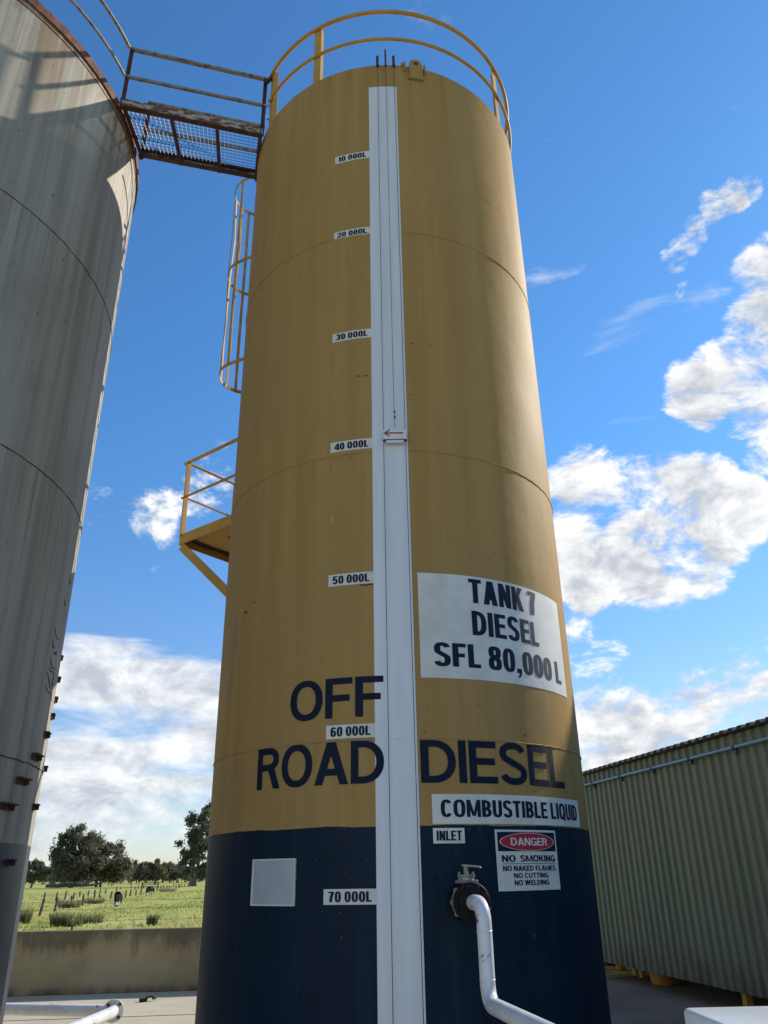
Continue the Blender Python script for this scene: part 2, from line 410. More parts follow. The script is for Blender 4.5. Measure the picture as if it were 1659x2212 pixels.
CABW = plain('cabinet_gloss_white', (.77, .80, .79), .22, 0., .03, 2.)
GHOST = plain('worn_old_lettering', (.30, .18, .055), .5, 0., .2, 12.)

# ------------------------------------------------------------------ lettering (own grotesque glyphs, cap height 1)
from mathutils.geometry import delaunay_2d_cdt
STY = {'med': dict(k=1.0, t=.198, h=.160, p=2.2, sp=.072, space=.3), 'bold': dict(k=.86, t=.215, h=.175, p=2.2, sp=.075, space=.30),
       'cond': dict(k=.62, t=.196, h=.158, p=2.7, sp=.062, space=.22)}
WID = dict(A=.92, B=.82, C=.88, D=.86, E=.76, F=.72, G=.90, I=0, K=.88, L=.68, M=1.16, N=.86, O=.95, Q=.95, R=.82, S=.84, T=.78, U=.84, W=1.25)
for ch in '0234568': WID[ch] = .78
WID['7'] = .72; WID['1'] = .5
def glyph(c, st):
    t, h, p = st['t'], st['h'], st['p']; k = st['k']
    if c == ',': return [[(0, 0), (t*1.05, 0), (t*1.05, t*1.0), (0, t*1.0)], [(t*.45, 0), (t*1.05, 0), (t*.75, -.16), (t*.1, -.21), (t*.1, -.15), (t*.5, -.10)]], t*1.05
    if c == 'I': return [[(0, 0), (t, 0), (t, 1), (0, 1)]], t
    w = WID[c]*k; P = []
    rect = lambda x0, y0, x1, y1: P.append([(x0, y0), (x1, y0), (x1, y1), (x0, y1)])
    def stroke(pts, closed=False):
        n = len(pts); L, Rr = [], []
        for i in range(n):
            if closed: ax_, ay_ = pts[i-1]; bx_, by_ = pts[(i+1) % n]
            else: ax_, ay_ = pts[max(i-1, 0)]; bx_, by_ = pts[min(i+1, n-1)]
            dx, dy = bx_-ax_, by_-ay_; l = math.hypot(dx, dy); nx, ny = -dy/l, dx/l
            L.append((pts[i][0]+nx*t/2, pts[i][1]+ny*h/2)); Rr.append((pts[i][0]-nx*t/2, pts[i][1]-ny*h/2))
        for i in range(n if closed else n-1):
            j = (i+1) % n; P.append([L[i], Rr[i], Rr[j], L[j]])
    def arcp(cx, cy, rx, ry, a0, a1, n=16):
        o = []
        for i in range(n+1):
            a = R_(a0+(a1-a0)*i/n); ca, sa = math.cos(a), math.sin(a)
            o.append((cx+rx*math.copysign(abs(ca)**(2/p), ca), cy+ry*math.copysign(abs(sa)**(2/p), sa)))
        return o
    def ring(cx, cy, rx, ry, n=44):
        A_ = arcp(cx, cy, rx, ry, 0, 360, n)[:-1]; q_ = p; B_ = arcp(cx, cy, rx-t, ry-h, 0, 360, n)[:-1]
        for i in range(n): j = (i+1) % n; P.append([A_[i], A_[j], B_[j], B_[i]])
    def bowl(y0, y1, wd):
        r_ = min((y1-y0)/2, wd*.62); xc = wd-t/2-r_*.92
        stroke([(t*.5, y1-h/2), (xc, y1-h/2)]+arcp(xc, (y0+y1)/2, r_*.92, (y1-y0)/2-h/2, 86, -86, 18)+[(xc, y0+h/2), (t*.5, y0+h/2)])
    if c == 'L': rect(0, 0, t, 1); rect(0, 0, w, h)
    elif c == 'E': rect(0, 0, t, 1); rect(0, 0, w, h); rect(0, 1-h, w*.98, 1); rect(0, .515-h/2, w*.92, .515+h/2)
    elif c == 'F': rect(0, 0, t, 1); rect(0, 1-h, w, 1); rect(0, .49-h/2, w*.90, .49+h/2)
    elif c == 'T': rect(0, 1-h, w, 1); rect(w/2-t/2, 0, w/2+t/2, 1)
    elif c == 'N': rect(0, 0, t, 1); rect(w-t, 0, w, 1); P.append([(0, 1), (w-t*1.08, 0), (w, 0), (t*1.08, 1)])
    elif c == 'M':
        rect(0, 0, t*.9, 1); rect(w-t*.9, 0, w, 1); q = t*.40
        P.append([(0, 1), (w/2-q, .06), (w/2+q*.7, .06), (t*1.0, 1)]); P.append([(w-t*1.0, 1), (w/2-q*.7, .06), (w/2+q, .06), (w, 1)])
    elif c == 'A':
        q = t*1.12; P.append([(0, 0), (q, 0), (w/2+q*.5, 1), (w/2-q*.55, 1)]); P.append([(w-q, 0), (w, 0), (w/2+q*.55, 1), (w/2-q*.5, 1)]); rect(w*.2, .21, w*.8, .21+h)
    elif c == 'W':
        q = t*1.02; m1 = w*.27; m2 = w*.73
        P.append([(m1-q*.5, 0), (m1+q*.5, 0), (q, 1), (0, 1)]); P.append([(m1-q*.5, 0), (m1+q*.5, 0), (w/2+q*.5, 1), (w/2-q*.5, 1)])
        P.append([(m2-q*.5, 0), (m2+q*.5, 0), (w/2+q*.5, 1), (w/2-q*.5, 1)]); P.append([(m2-q*.5, 0), (m2+q*.5, 0), (w, 1), (w-q, 1)])
    elif c == 'K':
        rect(0, 0, t, 1); P.append([(t*.9, .26), (w*.97, 1), (w*.97-t*1.3, 1), (t*.9, .52)]); P.append([(w-t*1.25, 0), (w+.01, 0), (w*.55+t*.25, .66), (w*.55-t*.7, .50)])
    elif c == 'D': rect(0, 0, t, 1); bowl(0, 1, w)
    elif c == 'B': rect(0, 0, t, 1); bowl(.48-h*.42, 1, w*.94); bowl(0, .48+h*.42, w)
    elif c == 'R':
        rect(0, 0, t, 1); bowl(.44, 1, w*.96); x = w*.60
        P.append([(x-t*.55, .44+h*.6), (w-t*1.02, 0), (w+.02, 0), (x+t*.62, .44+h*.6)])
    elif c in 'O0Q':
        ring(w/2, .5, w/2, .512)
        if c == 'Q': P.append([(w*.50, .24), (w*.66, .33), (w+.03, -.03), (w*.86, -.12)])
    elif c == 'C': stroke(arcp(w/2, .5, w/2-t/2, .5-h/2+.012, 36, 324, 36))
    elif c == 'G': stroke(arcp(w/2, .5, w/2-t/2, .5-h/2+.012, 36, 335, 36)); rect(w*.52, .53-h, w, .53); rect(w-t*.92, .0, w, .53)
    elif c == 'U': stroke([(t/2, 1), (t/2, .36)]+arcp(w/2, .36, w/2-t/2, .36-h/2+.012, 180, 360, 18)+[(w-t/2, .36), (w-t/2, 1)])
    elif c == 'S':
        q = w/2-t/2; stroke(arcp(w/2, .745, q*.96, .255-h/2+.012, 12, 238, 18)+arcp(w/2, .262, q, .262-h/2+.012, 58, -168, 18))
    elif c == '1': rect(w-t*1.02, 0, w, 1); P.append([(0, .70), (w-t*.6, .72), (w-t*.6, .84), (w*.62, 1), (w-t*.5, 1), (0, .80)][0:3]+[(w-t*.6, .84), (0, .82)])
    elif c == '2':
        q = w/2-t/2; stroke(arcp(w/2, .70, q, .30-h/2+.012, 175, -28, 16)+[(w*.50, .34), (t*.62, h*.6)]); rect(0, 0, w, h)
    elif c == '3':
        q = w/2-t/2; stroke(arcp(w/2, .745, q*.96, .255-h/2+.012, 165, -80, 16)); stroke(arcp(w/2, .27, q, .27-h/2+.012, 80, -168, 16)); rect(w*.36, .505-h/2, w*.58, .505+h/2)
    elif c == '4': rect(w*.56, 0, w*.56+t, 1); rect(0, .21, w, .21+h); P.append([(0, .21), (t*.9, .21+h*.6), (w*.60, .84), (w*.60, 1), (w*.54, 1), (0, .36)])
    elif c == '5':
        q = w/2-t/2; rect(w*.10, 1-h, w*.94, 1); P.append([(w*.02, .44), (w*.02+t*.92, .44), (w*.10+t*.92, 1), (w*.10, 1)]); stroke(arcp(w/2, .325, q, .325-h/2+.012, 140, -168, 22))
    elif c == '6':
        q = w/2-t/2; ring(w/2, .315, w/2, .327); stroke([(t/2, .32), (t/2, .56)]+arcp(w/2, .62, q, .38-h/2+.012, 180, 28, 16))
    elif c == '7': rect(0, 1-h, w, 1); P.append([(w*.18, 0), (w*.18+t*1.12, 0), (w*.62+t*.35, .5), (w, 1-h), (w-t*1.2, 1-h), (w*.62-t*.85, .5)])
    elif c == '8':
        q = w/2-t/2; ring(w/2, .745, w/2*.95, .267); ring(w/2, .275, w/2, .287)
    return P, w
def lettering(name, body, t0, t1, z0, z1, r, mat_, parent, style='cond', C=GC, wt=1.):
    st = dict(STY[style]); st['t'] *= wt; st['h'] *= wt
    V = []; F = []; x = 0.
    for c in body:
        if c == ' ': x += st['space']; continue
        P, w = glyph(c, st); vs = []; fs = []
        for poly in P:
            ar = sum(poly[i-1][0]*poly[i][1]-poly[i][0]*poly[i-1][1] for i in range(len(poly)))
            if abs(ar) < 1e-9: continue
            if ar < 0: poly = poly[::-1]
            b0_ = len(vs); vs += [Vector(q) for q in poly]; fs.append(list(range(b0_, len(vs))))
        res = delaunay_2d_cdt(vs, [], fs, 0, 1e-5)
        b0_ = len(V); V += [(q.x+x, q.y) for q in res[0]]; F += [tuple(i+b0_ for i in f) for f, og_ in zip(res[2], res[5]) if og_]
        x += w+st['sp']
    xs = [v[0] for v in V]; x0, x1 = min(xs), max(xs); og = root_org(parent)
    me = bpy.data.meshes.new(name); me.from_pydata([(a, b, 0) for a, b in V], [], F)
    bm = bmesh.new(); bm.from_mesh(me)
    bmesh.ops.dissolve_limit(bm, angle_limit=.01, verts=bm.verts, edges=bm.edges)
    n = max(1, int(abs(t1-t0)/2.))
    for i in range(1, n):
        bmesh.ops.bisect_plane(bm, geom=bm.verts[:]+bm.edges[:]+bm.faces[:], plane_co=(x0+(x1-x0)*i/n, 0, 0), plane_no=(1, 0, 0), dist=1e-6)
    for v in bm.verts: v.co = CP(t0+(t1-t0)*(v.co.x-x0)/(x1-x0), z0+(z1-z0)*v.co.y, r, C)-og
    bm.normal_update(); bm.to_mesh(me); bm.free(); me.materials.append(mat_)
    return link(bpy.data.objects.new(name, me), parent)

# ================================================================== STRUCTURE: ground
def sheet(name, pts, z, m, kind='structure'):
    mb = MB(); mb.add([(x, y, z) for x, y in pts], [tuple(range(len(pts)))]); return tag(mb.build(name, m), kind=kind)
# paddock: one big sheet, gently uneven near by
fb = MB(); xs = [-6000, -1500, -400]+[-130+5*i for i in range(53)]+[400, 1500, 6000]; ys = [-6000, -60, 17]+[22+5*i for i in range(50)]+[330, 450, 700, 1500, 7000]
def fz(x, y): return -.8+(.035*math.sin(x*.21+y*.05)+.02*math.sin(y*.17-x*.09) if (22 < y < 260 and abs(x) < 140) else 0)
for y in ys:
    for x in xs: fb.v.append((x, y, fz(x, y)))
for j in range(len(ys)-1):
    for i in range(len(xs)-1):
        a = j*len(xs)+i; fb.f.append((a, a+1, a+len(xs)+1, a+len(xs)))
tag(fb.build('paddock', FIELD, smooth=True), kind='structure')
# raised yard slab with the bund wall on its far edge
wd = Vector((.9927, .1203, 0)); wn = Vector((.1203, -.9927, 0)); w0 = Vector((-3.1, 14.44, 0))
e0 = w0-wd*22; e1 = w0+wd*40
ym = MB()
pts = [(e0.x, e0.y+.1), (e1.x, e1.y+.1), (42, -16), (-26, -16)]
ym.add([(x, y, -1.2) for x, y in pts]+[(x, y, 0.) for x, y in pts], [(3,2,1,0),(4,5,6,7),(0,1,5,4),(1,2,6,5),(2,3,7,6),(3,0,4,7)])
yard = tag(ym.build('yard', YARD), kind='structure')
jm = MB()
for k, off in enumerate((2.4, 6.4)):
    a = w0+wn*off-wd*20; b = w0+wn*off+wd*5; jm.bar((a.x, a.y, .003), (b.x, b.y, .003), .012, .004)
jm.build('expansion_joint', DEADW, yard)
sheet('asphalt', [(2.3, 2.0), (16, 2.0), (14.5, 18), (1.2, 14.6), (2.0, 9.5)], .005, ASPH)

# bund wall: cast bays with joints
bw = thing('concrete_wall', tuple(w0), 'low stained concrete bund wall between the yard and the green paddock', 'wall')
bay = 4.6; WH = .886
for i in range(-4, 1):
    a = w0+wd*(i*bay+.45+.006); b = w0+wd*((i+1)*bay+.45-.006); c = (a+b)/2
    mb = MB(); rot = Matrix((wd, -wn, Vector((0, 0, 1)))).transposed()
    mb.box((c.x-wn.x*.09, c.y-wn.y*.09, WH/2), ((b-a).length, .18, WH), rot)
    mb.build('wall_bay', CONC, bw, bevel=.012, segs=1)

# ================================================================== gold tank
gt = thing('diesel_tank', (GC[0], GC[1], 0), 'tall gold diesel tank with navy base and white vertical gauge stripe', 'tank')
shell(MB(), GC, GR, [1.90, 2.535, 4.93, 7.4, GZ-.012, GZ], 256).build('wall', GOLD, gt, smooth=True)
bnd = shell(MB(), GC, GR+.0006, [.06, 1.0, 1.948], 256)
wz = 0.
for k in range(512, 768):
    wz = wz*.8+random.gauss(0, .0018); x_, y_, z_ = bnd.v[k]; bnd.v[k] = (x_, y_, z_+wz)
tag(bnd.build('base_band', NAVY, gt, smooth=True), 'navy painted lower wall of the gold tank')
mb = MB(); n = 96
vs = [CP(360*k/n, GZ, GR) for k in range(n)]+[(GC[0], GC[1], GZ+.22)]
mb.add(vs, [(k, (k+1) % n, n) for k in range(n)]).build('roof', GOLD, gt, smooth=True)
shell(MB(), GC, GR+.14, [0., .06], 96).build('footing', CONC, gt)
for z in (2.535, 4.93, 7.40):
    mb = MB(); P = arc(4.9, 353.6, z, GR+.001, step=1.5)
    P = [p+Vector((0, 0, random.gauss(0, .0022))) for p in P]
    mb.tube(P, [.0055+random.gauss(0, .0010) for _ in P], 6).build('weld_seam', GOLD, gt, smooth=True)
mb = MB(); patch(mb, -6.02, 4.62, .06, 9.515, GR+.0002, GR+.0022, step=.6)
st = tag(mb.build('gauge_stripe', WHITE, gt, smooth=True), 'white vertical stripe painted down the gold tank')
for z in (2.535, 4.93, 7.40):
    MB().tube(arc(-5.95, 4.55, z, GR+.0012, step=1.), .0042, 6).build('weld_seam', WHITE, gt, smooth=True)
# guard rail round the roof edge
posts = [-57, -28, 57, 142, 205]
for a in posts:
    mb = MB(); c = CP(a, 0, GR-.008); rd = (c-Vector((*GC, 0))).normalized(); tg = Vector((-rd.y, rd.x, 0))
    mb.box((c.x, c.y, 10.325), (.095, .012, .93), Matrix((tg, rd, Vector((0, 0, 1)))).transposed())
    c2 = c-rd*.028+tg*.041
    mb.box((c2.x, c2.y, 10.325), (.012, .05, .93), Matrix((tg, rd, Vector((0, 0, 1)))).transposed())
    mb.build('rail_post', YEL, gt, bevel=.002, segs=1)
MB().tube(arc(-58, 262, 10.785, GR+.012, step=2.5), .023, 10).build('top_rail', YEL, gt, smooth=True)
MB().tube(arc(-58, 262, 10.30, GR+.012, step=2.5), .019, 10).build('mid_rail', YEL, gt, smooth=True)
for z in (10.75, 10.66, 10.30, 10.20, 9.97):
    p = CP(-57.3, z, GR+.022); d = (p-Vector((*GC, z))).normalized(); MB().disc(p, d, .012, .012, 8).build('bolt', DRUST, gt)
# lifting lug beside the stripe
mb = MB(); prof = []
for k in range(13):
    a = math.pi*k/12; prof.append((12.3+2.6*math.cos(a), 9.885+.085*math.sin(a)))
prof = [(14.9, 9.66)]+prof+[(9.7, 9.66)]
vs = [CP(t, z, GR+.030) for t, z in prof]+[CP(t, z, GR+.002) for t, z in prof]; m_ = len(prof)
mb.add(vs, [tuple(range(m_)), tuple(range(2*m_-1, m_-1, -1))]+[(i, i+m_, (i+1) % m_+m_, (i+1) % m_) for i in range(m_)])
lug = mb.build('lifting_lug', GOLD, gt)
MB().disc(CP(12.3, 9.90, GR+.029), CP(12.3, 0, 1)-CP(12.3, 0, 0), .026, .004, 16).build('lug_hole', DRUST, lug)
patch(MB(), 9.3, 15.3, 9.650, 9.66, GR, GR+.031).build('lug_foot', GOLD, lug)
for a in (8.0, 15.9):
    patch(MB(), a-.35, a+.35, 9.78, 9.92, GR, GR+.025).build('lug_gusset', GOLD, gt)
patch(MB(), 6.6, 8.4, 9.86, 9.91, GR-.06, GR+.012).build('lug_gusset', GOLD, gt)
# painted words
for body, a, b, z0, z1 in (('OFF', -29.9, -3.67, 2.703, 3.0), ('ROAD', -40.8, -3.8, 2.233, 2.53), ('DIESEL', 5.3, 52.2, 2.230, 2.526)):
    tag(lettering('lettering', body, a, b, z0, z1, GR+.0048, LETTER, gt, 'med'), 'large navy painted word '+body)
for ch, a, b, z0, z1 in (('O', -63, -59.4, 3.36, 3.62), ('N', -58.8, -55.4, 3.36, 3.62), ('D', -63, -59.6, 3.03, 3.27), ('I', -58.6, -58.2, 3.03, 3.27)):
    lettering('worn_letter', ch, a, b, z0, z1, GR+.0012, GHOST, gt, 'cond', wt=.5)
for a, z, w_, h_, m_ in ((-18.2, 4.30, .25, .05, SIGNW), (-10.6, 5.715, 1.4, .012, DRUST), (-8.2, 5.712, 1.2, .010, DRUST), (-10., 3.727, 3., .010, DRUST), (-7.4, 3.727, 2., .012, DRUST), (-52, 3.70, 1.6, .02, DRUST), (-47, 3.76, .9, .012, DRUST),
                         (-25, 8.35, .3, .02, DRUST), (-32., 7.1, .25, .02, DRUST), (12.5, 6.05, 1., .010, DRUST), (6.8, 6.06, .7, .010, DRUST), (6.5, 2.58, .3, .012, DRUST), (38., 8.2, 6., .006, GHOST), (21, 1.42, .35, .012, SIGNW), (-6.3, 5.4, .3, .02, DRUST), (-6.3, 5.28, .3, .02, DRUST)):
    mb = MB(); k_ = 5
    for i in range(k_):
        patch(mb, a+w_*i/k_, a+w_*(i+1)/k_, z+random.gauss(0, h_*.3), z+h_*random.uniform(.5, 1.1), GR, GR+.0014, step=.5)
    mb.build('scuff', m_, gt)

# float gauge: two guide wires, float wire, stubs and pointer board
lg = thing('float_gauge', tuple(CP(.7, 0, GR)), 'float level gauge with wires and arrow pointer on the white stripe', 'gauge')
for a, zt in ((-2.45, 9.99), (3.75, 9.99)):
    MB().tube([CP(a, 9.95, GR+.03), CP(a*1.03, 5.0, GR+.032), CP(a*1.06, .25, GR+.034)], .0026, 6).build('guide_wire', DARKW, lg)
    MB().tube([CP(a, 9.83, GR+.022), CP(a, 9.98, GR+.02), CP(a, 10.0, GR+.02)], [.017, .017, .009], 10).build('wire_stub', DRUST, lg, smooth=True)
MB().tube([CP(.66, 10.0, GR+.022), CP(.70, 5.33, GR+.032), CP(.85, 5.30, GR+.034), CP(.75, 5.24, GR+.034), CP(.8, 5.13, GR+.036)], .0021, 6).build('float_wire', DARKW, lg)
MB().tube([CP(.66, 9.84, GR+.02), CP(.66, 10.02, GR+.015), CP(.5, 10.09, GR+.01), CP(.6, 10.14, GR+.0), CP(.9, 10.15, GR-.02), CP(.75, 10.12, GR-.03)], [.012, .012, .008, .006, .006, .004], 8).build('pulley_hook', DRUST, lg, smooth=True)
for z, a in ((5.245, .85), (5.30, .8)):
    MB().disc(CP(a, z, GR+.03), (0, -1, 0), .009, .012, 8).build('wire_clamp', DRUST, lg)
pb = patch(MB(), -2.55, 4.02, 4.985, 5.115, GR+.040, GR+.050).build('pointer_board', WHITE, lg)
MB().bar(CP(-2.0, 5.078, GR+.0525), CP(3.1, 5.078, GR+.0525), .006, .011).build('arrow', RED, pb)
mb = MB(); q0 = CP(-2.25, 5.078, GR+.0525)
mb.bar(q0, CP(-.7, 5.108, GR+.0525), .006, .010); mb.bar(q0, CP(-.75, 5.046, GR+.0525), .006, .010); mb.build('arrow', RED, pb)
MB().bar(CP(-1.9, 5.012, GR+.0525), CP(3.6, 5.014, GR+.0525), .006, .009).build('red_bar', RED, pb)
for a in (-2.3, 3.8):
    MB().disc(CP(a, 5.0, GR+.05), (0, -1, 0), .013, .014, 8).build('bolt', DRUST, pb)

# signs stuck on the tank
def sign(name, label, cat, t0, t1, z0, z1, group=None, m=SIGNW):
    r = thing(name, tuple(CP((t0+t1)/2, z0, GR)), label, cat, group)
    patch(MB(), t0, t1, z0, z1, GR+.0005, GR+.0032).build('sign_panel', m, r, smooth=True)
    return r
VOLP = {'10': 'topmost on the tank', '20': 'second from the top', '30': 'third from the top', '40': 'level with the red arrow', '50': 'left of the large tank sign', '60': 'between the words OFF and ROAD', '70': 'lowest, on the navy band'}
for txt, z0, z1 in (('10', 8.438, 8.539), ('20', 7.391, 7.484), ('30', 6.137, 6.233), ('40', 4.966, 5.065), ('50', 3.740, 3.839), ('60', 2.552, 2.651), ('70', 1.460, 1.556)):
    r = sign('volume_sign', 'white label reading %s 000L, %s' % (txt, VOLP[txt]), 'sign', -18.95, -6.04, z0, z1, 'volume labels down the gold tank')
    lettering('lettering', txt+' 000L', -17.7, -7.15, z0+.0165, z1-.0155, GR+.0056, INK, r, 'cond')
r = sign('tank_sign', 'large white sign reading TANK 7 DIESEL SFL 80,000 L', 'sign', 6.15, 61.6, 2.982, 3.822)
lettering('lettering', 'TANK 7', 20.8, 46.2, 3.598, 3.80, GR+.0058, INK, r, 'cond')
lettering('lettering', 'DIESEL', 21.2, 45.9, 3.333, 3.532, GR+.0058, INK, r, 'cond')
lettering('lettering', 'SFL 80,000 L', 9.85, 57.6, 3.073, 3.256, GR+.0058, INK, r, 'cond')
r = sign('combustible_sign', 'long white sign reading COMBUSTIBLE LIQUID across the band edge', 'sign', 7.78, 60.2, 1.957, 2.155)
lettering('lettering', 'COMBUSTIBLE LIQUID', 9.9, 58.1, 2.002, 2.116, GR+.0058, INK, r, 'cond')
r = sign('inlet_sign', 'small white sign reading INLET above the valve', 'sign', 7.78, 15.67, 1.831, 1.930)
lettering('lettering', 'INLET', 8.6, 14.95, 1.849, 1.912, GR+.0058, INK, r, 'cond')
r = sign('danger_sign', 'white DANGER NO SMOKING sign with red oval on the navy band', 'sign', 23.85, 44.6, 1.524, 1.920)
patch(MB(), 24.45, 44.0, 1.778, 1.905, GR+.003, GR+.0048).build('header_panel', INK, r)
def oval(name, hw, hh, rr, m):
    mb = MB(); vs = []
    for k in range(48):
        a = 2*math.pi*k/48; vs.append(CP(34.2+hw*math.cos(a), 1.8405+hh*math.sin(a), rr))
    fs = [(k, 47-k, 46-k, k+1) for k in range(0, 23)]
    return mb.add(vs, fs).build(name, m, r, smooth=True)
oval('oval_border', 9.25, .0595, GR+.0062, SIGNW); oval('oval', 8.95, .0560, GR+.0076, RED)
lettering('lettering', 'DANGER', 28.2, 40.6, 1.8155, 1.867, GR+.0090, SIGNW, r, 'bold', wt=.85)
lettering('lettering', 'NO', 25.3, 29.4, 1.709, 1.752, GR+.0058, INK, r, 'bold')
lettering('lettering', 'SMOKING', 30.8, 43.3, 1.709, 1.752, GR+.0058, INK, r, 'bold')
patch(MB(), 25.4, 43.2, 1.6955, 1.6985, GR+.003, GR+.0055).build('rule_line', INK, r)
lettering('lettering', 'NO NAKED FLAMES', 25.4, 43.2, 1.650, 1.684, GR+.0058, INK, r, 'bold')
lettering('lettering', 'NO CUTTING', 28.5, 40.0, 1.604, 1.637, GR+.0058, INK, r, 'bold')
lettering('lettering', 'NO WELDING', 28.5, 40.1, 1.558, 1.591, GR+.0058, INK, r, 'bold')
r = thing('blank_sign', tuple(CP(-33.4, 1.453, GR)), 'blank silvery white square plate on the navy band', 'sign')
c = CP(-33.4, 1.6035, GR-.002); rd = CP(-33.4, 0, 1)-CP(-33.4, 0, 0); tg = Vector((-rd.y, rd.x, 0)); rot = Matrix((tg, rd, Vector((0, 0, 1)))).transposed()
MB().box(c, (.402, .012, .302), rot).build('sign_panel', plain('brushed_white_panel', (.66, .68, .70), .22, .35, .06), r, bevel=.002, segs=1)
mb = MB()
for dx, dzv, sx, sz in ((0, .146, .402, .010), (0, -.146, .402, .010), (.196, 0, .010, .282), (-.196, 0, .010, .282)):
    mb.box(c+tg*dx+Vector((0, 0, dzv))+rd*.008, (sx, .006, sz), rot)
mb.build('sign_frame', SIGNW, r)

# inlet valve and pipe
NA, NZ = 13.5, 1.47
ax = CP(NA, 0, 1)-CP(NA, 0, 0); ax = Vector((ax.x, ax.y, 0)).normalized(); tg = Vector((-ax.y, ax.x, 0)); UP = Vector((0, 0, 1))
def NP(r, t=0., z=0.): return Vector((*GC, NZ+z))+ax*r+tg*t
iv = thing('inlet_valve', tuple(NP(GR)), 'black flanged inlet valve with small lever on the navy band', 'valve')
MB().tube([NP(GR-.03), NP(GR+.15)], .062, 20).build('nozzle', NAVY, iv, smooth=True)
MB().disc(NP(GR+.10), ax, .118, .026, 32).build('flange', BLACKF, iv, bevel=.003, segs=1)
vb = MB(); m_ = 32
vs = []
for rr in (GR+.145, GR+.205):
    for k in range(m_):
        a = 2*math.pi*k/m_; q = .104+.014*max(0, math.cos(8*a))
        vs.append(NP(rr, q*math.cos(a), q*math.sin(a)))
vb.add(vs, [tuple(range(m_-1, -1, -1)), tuple(range(m_, 2*m_))]+[(k, (k+1) % m_, m_+(k+1) % m_, m_+k) for k in range(m_)])
body = vb.build('valve_body', CASTG, iv, bevel=.004, segs=1)
MB().tube([NP(GR+.12), NP(GR+.29)], .096, 28).build('wafer_core', BLACKF, iv, smooth=True)
fl = MB().disc(NP(GR+.235), ax, .120, .045, 40).build('flange', BLACKF, iv, bevel=.004, segs=1)
for k in range(8):
    a = 2*math.pi*(k+.5)/8
    MB().disc(NP(GR+.278, .092*math.cos(a), .092*math.sin(a)), ax, .0155, .017, 6).build('bolt', BLACKF, fl, bevel=.002, segs=1)
    if k % 2: MB().tube([NP(GR+.10, .092*math.cos(a), .092*math.sin(a)), NP(GR+.28, .092*math.cos(a), .092*math.sin(a))], .008, 8).build('stud', BLACKF, fl)
vc = GR+.175
MB().tube([NP(vc, (0)*1.12, 0.070), NP(vc, (0)*1.12, 0.114)], .030, 14).build('valve_neck', CASTG, iv, smooth=True)
MB().box(NP(vc, (0)*1.12, 0.121), (.136, .085, .020), Matrix((tg, ax, UP)).transposed()).build('mounting_plate', CASTG, iv, bevel=.003, segs=1)
MB().disc(NP(vc, (0)*1.12, 0.131), UP, .046, .016, 20).build('gland_ring', BRASS, iv)
MB().box(NP(vc, (0)*1.12, 0.156), (.106, .062, .016), Matrix((tg, ax, UP)).transposed()).build('gland_plate', CASTG, iv, bevel=.003, segs=1)
for dx in (-.042, .042):
    MB().tube([NP(vc, (dx)*1.12, 0.125), NP(vc, (dx)*1.12, 0.180)], .0085, 8).build('gland_bolt', CASTG, iv)
MB().tube([NP(vc, (.0)*1.12, 0.158), NP(vc, (.0)*1.12, 0.215)], .017, 10).build('stem', CASTG, iv, smooth=True)
mb = MB(); mb.bar(NP(vc, (-.024)*1.12, 0.219), NP(vc+.01, (.085)*1.12, 0.209), .030, .012); mb.bar(NP(vc+.01, (.080)*1.12, 0.209), NP(vc+.012, (.092)*1.12, 0.199), .030, .012)
mb.build('lever', CASTG, iv, bevel=.003, segs=1)

ip = thing('inlet_pipe', tuple(NP(GR+.46, 0, -NZ)), 'chipped white fuel pipe bending down from the inlet valve', 'pipe')
A0 = NP(GR+.27); A1 = NP(GR+.47); PB = Vector((A1.x, A1.y, .935)); dirh = (Vector((.715, 4.731, .935))-PB); dirh.z = 0; dirh.normalize()
def bend(p0, c, p1, rad, n=12):
    d0 = (p0-c).normalized(); d1 = (p1-c).normalized(); ang = d0.angle(d1); L = rad/math.tan(ang/2)
    a = c+d0*L; b = c+d1*L; bis = (d0+d1).normalized(); o = c+bis*(rad/math.sin(ang/2))
    out = []
    va, vb_ = a-o, b-o; tot = va.angle(vb_)
    for i in range(n+1):
        f = i/n; out.append(o+(va*math.sin((1-f)*tot)+vb_*math.sin(f*tot))/math.sin(tot))
    return out
c1 = Vector((A1.x, A1.y, NZ)); PE = PB+dirh*2.3
path = [A0]+bend(A0, c1, PB, .105)+bend(c1, PB, PE, .10)+[PE]
MB().tube(path, .0465, 24).build('pipe_run', PIPEW, ip, smooth=True)
for z in (1.318, 1.06):
    MB().tube([Vector((A1.x, A1.y, z))+Vector((math.cos(a), math.sin(a), 0))*.0465 for a in np.linspace(0, 2*math.pi, 24, endpoint=False)], .0035, 6, closed=True).build('weld_bead', PIPEW, ip, smooth=True)
MB().tube([Vector((PE.x, PE.y, 0)), Vector((PE.x, PE.y, .90))], .04, 12).build('support_post', PIPEW, ip, smooth=True)

# ladder cage, platform on the back-left of the tank
LA = -122.
lo_ = CP(LA, 0, 1)-CP(LA, 0, 0); lo_ = Vector((lo_.x, lo_.y, 0)).normalized(); lt = Vector((-lo_.y, lo_.x, 0))
def LP(o, t, z): return Vector((*GC, z))+lo_*(GR+o)+lt*t
cg = thing('caged_ladder', tuple(LP(.2, 0, 5.2)), 'gold caged ladder on the left side of the tank under the gangway', 'ladder')
hoops = (7.65, 9.34, 10.90)
def hoop_pts(z):
    P = [LP(.18, .34, z)]
    for k in range(17):
        a = math.pi/2-math.pi*k/16; P.append(LP(.55+.37*math.cos(a), .37*math.sin(a), z))
    return P+[LP(.18, -.34, z)]
for z in hoops:
    mb = MB(); P = hoop_pts(z)
    for a, b in zip(P[:-1], P[1:]):
        e = (b-a)*.04; mb.bar(a-e, b+e, .008, .05)
    mb.build('cage_hoop', CAGE, cg)
